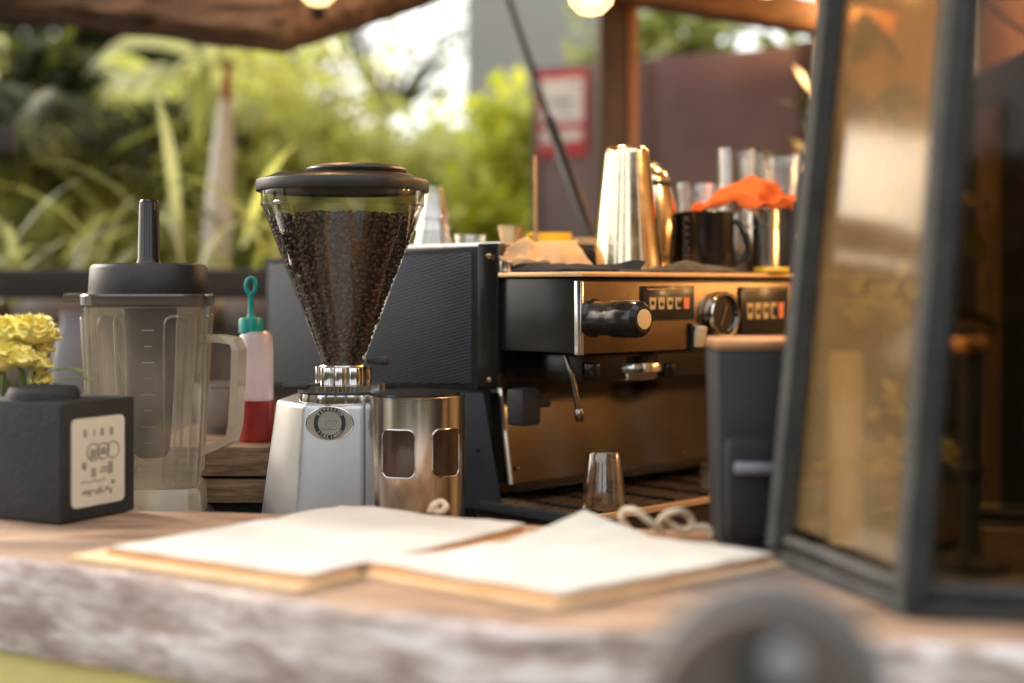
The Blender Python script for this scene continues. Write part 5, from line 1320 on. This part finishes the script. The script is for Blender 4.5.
def palm(label, px, d, zc_, n, L, lm, trunk_r=.05, droop=1.2, ll=.30, lw=.042, up=.7, group='palms in the garden'):
    b = at(px, 285, d); b.z = 0
    t = thing('palm', label, 'palm', b, 0, group)
    top = Vector((b.x, b.y, zc_))
    MB().tube([b, b.lerp(top, .5) + Vector((.02, 0, 0)), top], [trunk_r * 1.3, trunk_r, trunk_r * .8], seg=10).build('trunk', bark_m, t)
    lv = Leaves()
    for k in range(n):
        A = 2 * math.pi * k / n + rnd.uniform(-.2, .2); e = rnd.uniform(up * .5, up * 1.5)
        lv.frond(top + Vector((0, 0, rnd.uniform(-.05, .05))), Vector((math.cos(A), math.sin(A), e)), L * rnd.uniform(.8, 1.15), lw, droop, ll=ll)
    lv.build('fronds', lm, t); return t
def strap_plant(label, px, d, z0, n, L, w_, lm, droop=1.1, group='strap-leaved plants behind the rail', spread=1.0):
    b = at(px, 285, d); b.z = 0
    t = thing('strap_plant', label, 'plant', b, 0, group)
    MB().tube([b, (b.x, b.y, z0 * .6), (b.x, b.y, z0 + .05)], [.035, .03, .02], seg=8).build('stem', bark_m, t)
    lv = Leaves()
    for k in range(n):
        A = rnd.uniform(0, 6.28); e = rnd.uniform(.3, 2.2)
        lv.blade(Vector((b.x + rnd.uniform(-.08, .08), b.y + rnd.uniform(-.08, .08), z0 + rnd.uniform(-.12, .18))), Vector((math.cos(A) * spread, math.sin(A) * spread, e)), L * rnd.uniform(.6, 1.2), w_ * rnd.uniform(.7, 1.2), droop * rnd.uniform(.6, 1.4), seg=7)
    lv.build('leaves', lm, t); return t
def bush(label, px, py, d, rx, ry, rz_, n, ls, lm, name='bush', cat='bush', group='bushes in the garden', clump=26):
    c = at(px, py, d); b = Vector((c.x, c.y, 0))
    t = thing(name, label, cat, b, 0, group)
    mb = MB()
    centers = []
    for k in range(clump):
        v = Vector((rnd.gauss(0, 1), rnd.gauss(0, 1), rnd.gauss(0, 1))).normalized() * (rnd.random() ** .4)
        centers.append(c + Vector((v.x * rx, v.y * ry, v.z * rz_)))
    fork = Vector((c.x, c.y, max(.1, c.z - rz_ * .9)))
    mb.tube([b, fork], [.05, .03], seg=8)
    for q in centers[::2]: mb.tube([fork, fork.lerp(q, .5) + Vector((0, 0, .05)), q], [.018, .010, .004], seg=5)
    mb.build('trunk' if cat == 'tree' else 'stems', bark_m, t)
    lv = Leaves()
    for k in range(n):
        q = rnd.choice(centers); s_ = min(rx, rz_) * .34
        g_ = lambda q_: max(-1.7, min(1.7, rnd.gauss(0, 1))) * q_
        p = q + Vector((g_(s_), g_(s_), g_(s_ * .8)))
        dd = Vector((rnd.uniform(-1, 1), rnd.uniform(-1, 1), rnd.uniform(-.8, .6)))
        lv.leaf(p, dd, ls * rnd.uniform(.7, 1.4), ls * .42, Vector((rnd.uniform(-.6, .6), rnd.uniform(-.9, .3), 1)))
    lv.build('crown' if cat == 'tree' else 'foliage', lm, t); return t

# pale smooth trunk
b = at(214, 285, 3.35); b.z = 0
pt_ = thing('palm', 'pale smooth palm trunk with a rusty sheath rising behind the rail', 'palm', b, 0, 'palms in the garden')
MB().tube([b, at(214, 285, 3.35), at(219, 200, 3.35), at(224, 130, 3.35), at(226, 100, 3.35)], [.040, .037, .032, .022, .014], seg=14).build('trunk', trunk_pale, pt_)
MB().tube([at(226, 101, 3.35), at(227, 78, 3.35), at(228, 60, 3.35)], [.0145, .011, .008], seg=10).build('rusty_sheath', mat('rusty_sheath', (.42, .15, .05), (.34, .12, .05), rough=.6), pt_)
lv = Leaves()
top = at(228, 52, 3.35)
for k in range(9):
    A = 2 * math.pi * k / 9 + .3; lv.frond(top, Vector((math.cos(A), abs(math.sin(A)), 1.3)), .9, .03, .9, n=22, ll=.22)
lv.blade(at(206, 62, 3.4), Vector((-.15, 0, -1)), .22, .04, .05, seg=6, side=Vector((1, .2, 0)))
lv.build('fronds', lm_mid, pt_)
lvp = thing('strap_plant', 'pale drooping leaf beside the rusty sheath', 'plant', at(205, 62, 3.85), 0, None)
lv = Leaves(); lv.blade(at(203, 50, 3.85), Vector((.12, 0, -1)), .33, .085, .02, seg=7, side=Vector((1, .1, 0))); lv.blade(at(200, 58, 3.85), Vector((-.55, 0, .5)), .42, .06, 1.6, seg=8, side=Vector((.2, .4, 1)))
lv.build('leaves', lm_pale, lvp)

palm('feathery yellow-green palm at the left of the garden', 128, 4.3, 1.62, 15, .85, lm_yellow, droop=.9, up=1.3)
palm('palm with leaves coloured dark as shade at the far left', 48, 3.75, 1.68, 12, .55, lm_dark, droop=1.1, ll=.2)  # dark leaf colour paints the shade of the thicket hollow
palm('arching yellow-green palm rising behind the blender', 185, 4.7, 1.60, 13, .8, lm_yellow, droop=1.3, up=1.0)
palm('mid-green palm between the trunk and the hopper', 265, 5.0, 1.50, 12, .62, lm_mid, droop=1.5)
palm('yellow-green palm cut by the left edge of the photo', -25, 4.2, 1.62, 13, .8, lm_yellow, droop=1.1)
for px, d, z0, lm, lab in ((15, 3.5, 1.25, lm_mid, 'arching green strap plant at the left end of the rail'), (70, 3.7, 1.25, lm_yellow, 'yellow-green strap plant left of the blender tamper'),
                           (120, 3.6, 1.22, lm_mid, 'green strap plant directly behind the blender tamper'), (175, 3.8, 1.28, lm_yellow, 'yellow-green strap plant left of the pale trunk'),
                           (250, 3.7, 1.25, lm_mid, 'green strap plant right of the pale trunk'), (45, 4.1, 1.45, lm_pale, 'pale grassy strap plant in the middle of the left thicket')):
    strap_plant(lab, px, d, z0, 46, .56, .044, lm)
for px, d, z0, lm, lab in ((22, 3.05, 1.20, lm_pale, 'pale-leaved strap plant close behind the rail at the far left'), (98, 3.15, 1.18, lm_yellow, 'yellow-green strap plant close behind the rail beside the blender tamper'),
                           (148, 3.1, 1.20, lm_pale, 'pale strap plant close behind the rail left of the pale trunk'), (262, 3.05, 1.22, lm_yellow, 'yellow-green strap plant close behind the rail by the hopper')):
    strap_plant(lab, px, d, z0, 24, .40, .030, lm, droop=1.5)
bush('yellow-green bush just left of the bean hopper', 285, 190, 4.6, .35, .3, .42, 2200, .085, lm_yellow)
bush('mid-green bush behind the hopper lid', 350, 205, 5.2, .45, .3, .3, 2000, .085, lm_mid)
bush('yellow-green bush right of the hopper lid', 425, 200, 4.9, .42, .3, .27, 2200, .085, lm_yellow)
bush('bright yellow-green bush beside the red notice', 505, 180, 4.3, .14, .2, .26, 750, .10, lm_bright)
bush('bush coloured dark as the shaded hollow of the left thicket', 58, 105, 3.95, .13, .12, .14, 900, .09, lm_dark)  # shade of the hollow is put into the dark leaf colour
bush('leafy green plants over the purple screen', 700, 52, 4.4, .40, .2, .17, 600, .12, lm_mid)
bush('bright leafy sprig over the left of the purple screen', 655, 50, 4.4, .10, .1, .06, 60, .08, lm_bright)
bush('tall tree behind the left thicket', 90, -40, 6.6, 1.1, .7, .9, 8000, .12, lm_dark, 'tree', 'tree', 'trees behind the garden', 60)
bush('thin-leaved tree with sky showing through', 385, 20, 6.6, .60, .4, .5, 640, .075, lm_mid, 'tree', 'tree', 'trees behind the garden', 46)
bush('tree with dense crown behind the hatch', 175, 40, 7.0, .40, .5, .6, 3600, .11, lm_mid, 'tree', 'tree', 'trees behind the garden', 44)
# hedge closing the garden
hg = thing('hedge', 'dark green hedge closing the back of the garden', 'hedge', (-2.6, 8.2, 0))
mb = MB(); mb.box((-2.6, 8.35, .94), (6.2, .5, 1.88)); mb.build('hedge_core', mat('hedge_core', (.02, .026, .012), (.03, .038, .016), scale=6, rough=1), hg)
lv = Leaves()
for k in range(9000):
    p = Vector((rnd.uniform(-5.7, .35), 8.08 + rnd.uniform(-.12, .1), rnd.uniform(0.3, 1.98)))
    lv.leaf(p, Vector((rnd.uniform(-1, 1), rnd.uniform(-1, .2), rnd.uniform(-.8, .6))), rnd.uniform(.08, .15), .06, Vector((rnd.uniform(-.6, .6), -1, rnd.uniform(0, 1))))
lv.build('foliage', lm_mid, hg)
# unseen hedge added behind the viewer to darken reflections in the black panels
sh_ = thing('reflected_hedge', 'added dark hedge behind the viewer, darkening reflections in the black panels', 'hedge', (0, -4.2, 0))
mb = MB(); mb.box((0, -4.5, 1.15), (14, .6, 2.3)); mb.build('hedge_core', MATS['hedge_core'], sh_)
lv = Leaves()
for k in range(4000):
    p = Vector((rnd.uniform(-7, 7), -4.15 + rnd.uniform(-.1, .1), rnd.uniform(.1, 2.45)))
    lv.leaf(p, Vector((rnd.uniform(-1, 1), rnd.uniform(-.2, 1), rnd.uniform(-.8, .6))), rnd.uniform(.1, .2), .08, Vector((rnd.uniform(-.6, .6), 1, rnd.uniform(0, 1))))
lv.build('foliage', lm_dark, sh_)
for k_, (x_, y_, lab_) in enumerate(((-2.6, -1.6, 'added dark pillar far left behind the viewer, streaking the reflections'), (-.95, -2.3, 'added dark pillar behind the viewer to the left, streaking the reflections'), (.95, -2.0, 'added dark pillar behind the viewer to the right, streaking the reflections'), (2.4, -.9, 'added dark pillar far right behind the viewer, streaking the reflections'))):  # unseen pillars added to put dark vertical streaks in the steel reflections
    q_ = thing('streak_pillar', lab_, 'pillar', (x_, y_, 0), 0, 'added pillars behind the viewer')
    MB().box((x_, y_, 1.5), (.42, .42, 3.0), bevel=.01).build('pillar_shaft', mat('pillar_dark', (.06, .035, .025), (.035, .024, .02), scale=12, rough=.9), q_)
    MB().box((x_, y_, 3.05), (.54, .54, .1), bevel=.01).build('pillar_cap', mat('pillar_dark', (.1, .1, .1)), q_)
for x_, lab_ in ((-.98, 'added dark stall post left of the view for streaks in reflections'), (1.0, 'added dark stall post right of the view for streaks in reflections')):
    q_ = MB().box((-1.2 if x_ < 0 else 1.06, 1.44 if x_ < 0 else 1.52, 1.12), (.09, .09, 2.24), bevel=.004).build('stall_post', post_wood); tag(q_, lab_, 'post')  # unseen posts, added so the steel mirrors dark uprights
# potted plant added behind the lantern to imitate blotchy reflections in its glass
c = Vector((.66, 2.62, BZ))
pp_ = thing('reflection_plant', 'added potted plant imitating blotchy reflections in the lantern glass', 'plant', c)
MB().lathe(c, [(0, 0), (.07, 0), (.10, .16), (.105, .18), (.09, .18), (.085, .15), (0, .15)], 32).build('pot', mat('terracotta', (.3, .16, .09), (.24, .13, .07), rough=.8), pp_)
lv = Leaves()
for k in range(260):
    p = c + Vector((max(-.11, min(.13, rnd.gauss(0, .085))), rnd.gauss(0, .07), .22 + abs(rnd.gauss(.26, .2))))
    lv.leaf(p, Vector((rnd.uniform(-1, 1), rnd.uniform(-1, 1), rnd.uniform(-.5, .8))), rnd.uniform(.06, .12), .045, Vector((rnd.uniform(-.5, .5), -.6, 1)))
lv.build('foliage', leafmat('leaf_pot', (.015, .022, .010), (.16, .17, .045), (1.2, 1.2, .5), .35), pp_)
MB().tube([c + Vector((0, 0, .14)), c + Vector((.01, 0, .35)), c + Vector((0, 0, .55))], [.012, .009, .005], seg=8).build('stem', bark_m, pp_)

# leaf sprig added inside the lantern to imitate yellow-green reflections in its glass
c = Vector((.375, 1.245, LZ + .0125))
sp_ = thing('reflection_sprig', 'added leaf sprig imitating yellow-green reflections in the lantern glass', 'plant', c)
MB().lathe(c, [(0, 0), (.016, 0), (.019, .004), (.019, .035), (.014, .045), (.014, .05), (.012, .05), (.012, .044), (0, .01)], 24).build('jar', mat('brown_jar', (.12, .07, .035), (.16, .09, .045), rough=.25), sp_)
MB().tube([c + Vector((0, 0, .01)), c + Vector((-.02, 0, .10)), c + Vector((-.045, .01, .17)), c + Vector((-.05, .01, .24))], [.002, .002, .0018, .0012], seg=6).tube([c + Vector((0, 0, .01)), c + Vector((-.03, -.01, .06)), c + Vector((-.07, -.01, .075))], [.002, .0018, .001], seg=6).build('stem', stem_m, sp_)
lv = Leaves()
for (ax, ay, az, sx_, sz_, n) in ((-.065, 0, .072, .030, .010, 34), (-.02, -.01, .078, .018, .010, 20), (-.05, .01, .215, .022, .018, 34), (-.035, 0, .12, .01, .01, 10)):
    for k in range(n):
        p = c + Vector((ax + rnd.gauss(0, sx_ * .6), ay + rnd.gauss(0, .012), az + rnd.gauss(0, sz_ * .6)))
        lv.leaf(p, Vector((rnd.uniform(-1, 1), rnd.uniform(-1, 1), rnd.uniform(-.6, .6))), rnd.uniform(.014, .026), .011, Vector((rnd.uniform(-.4, .4), -1, rnd.uniform(0, .8))))
lv.build('leaves', leafmat('sprig_reflection', (.50, .48, .13), (.74, .68, .26), (1.1, 1.1, .6), .35), sp_)
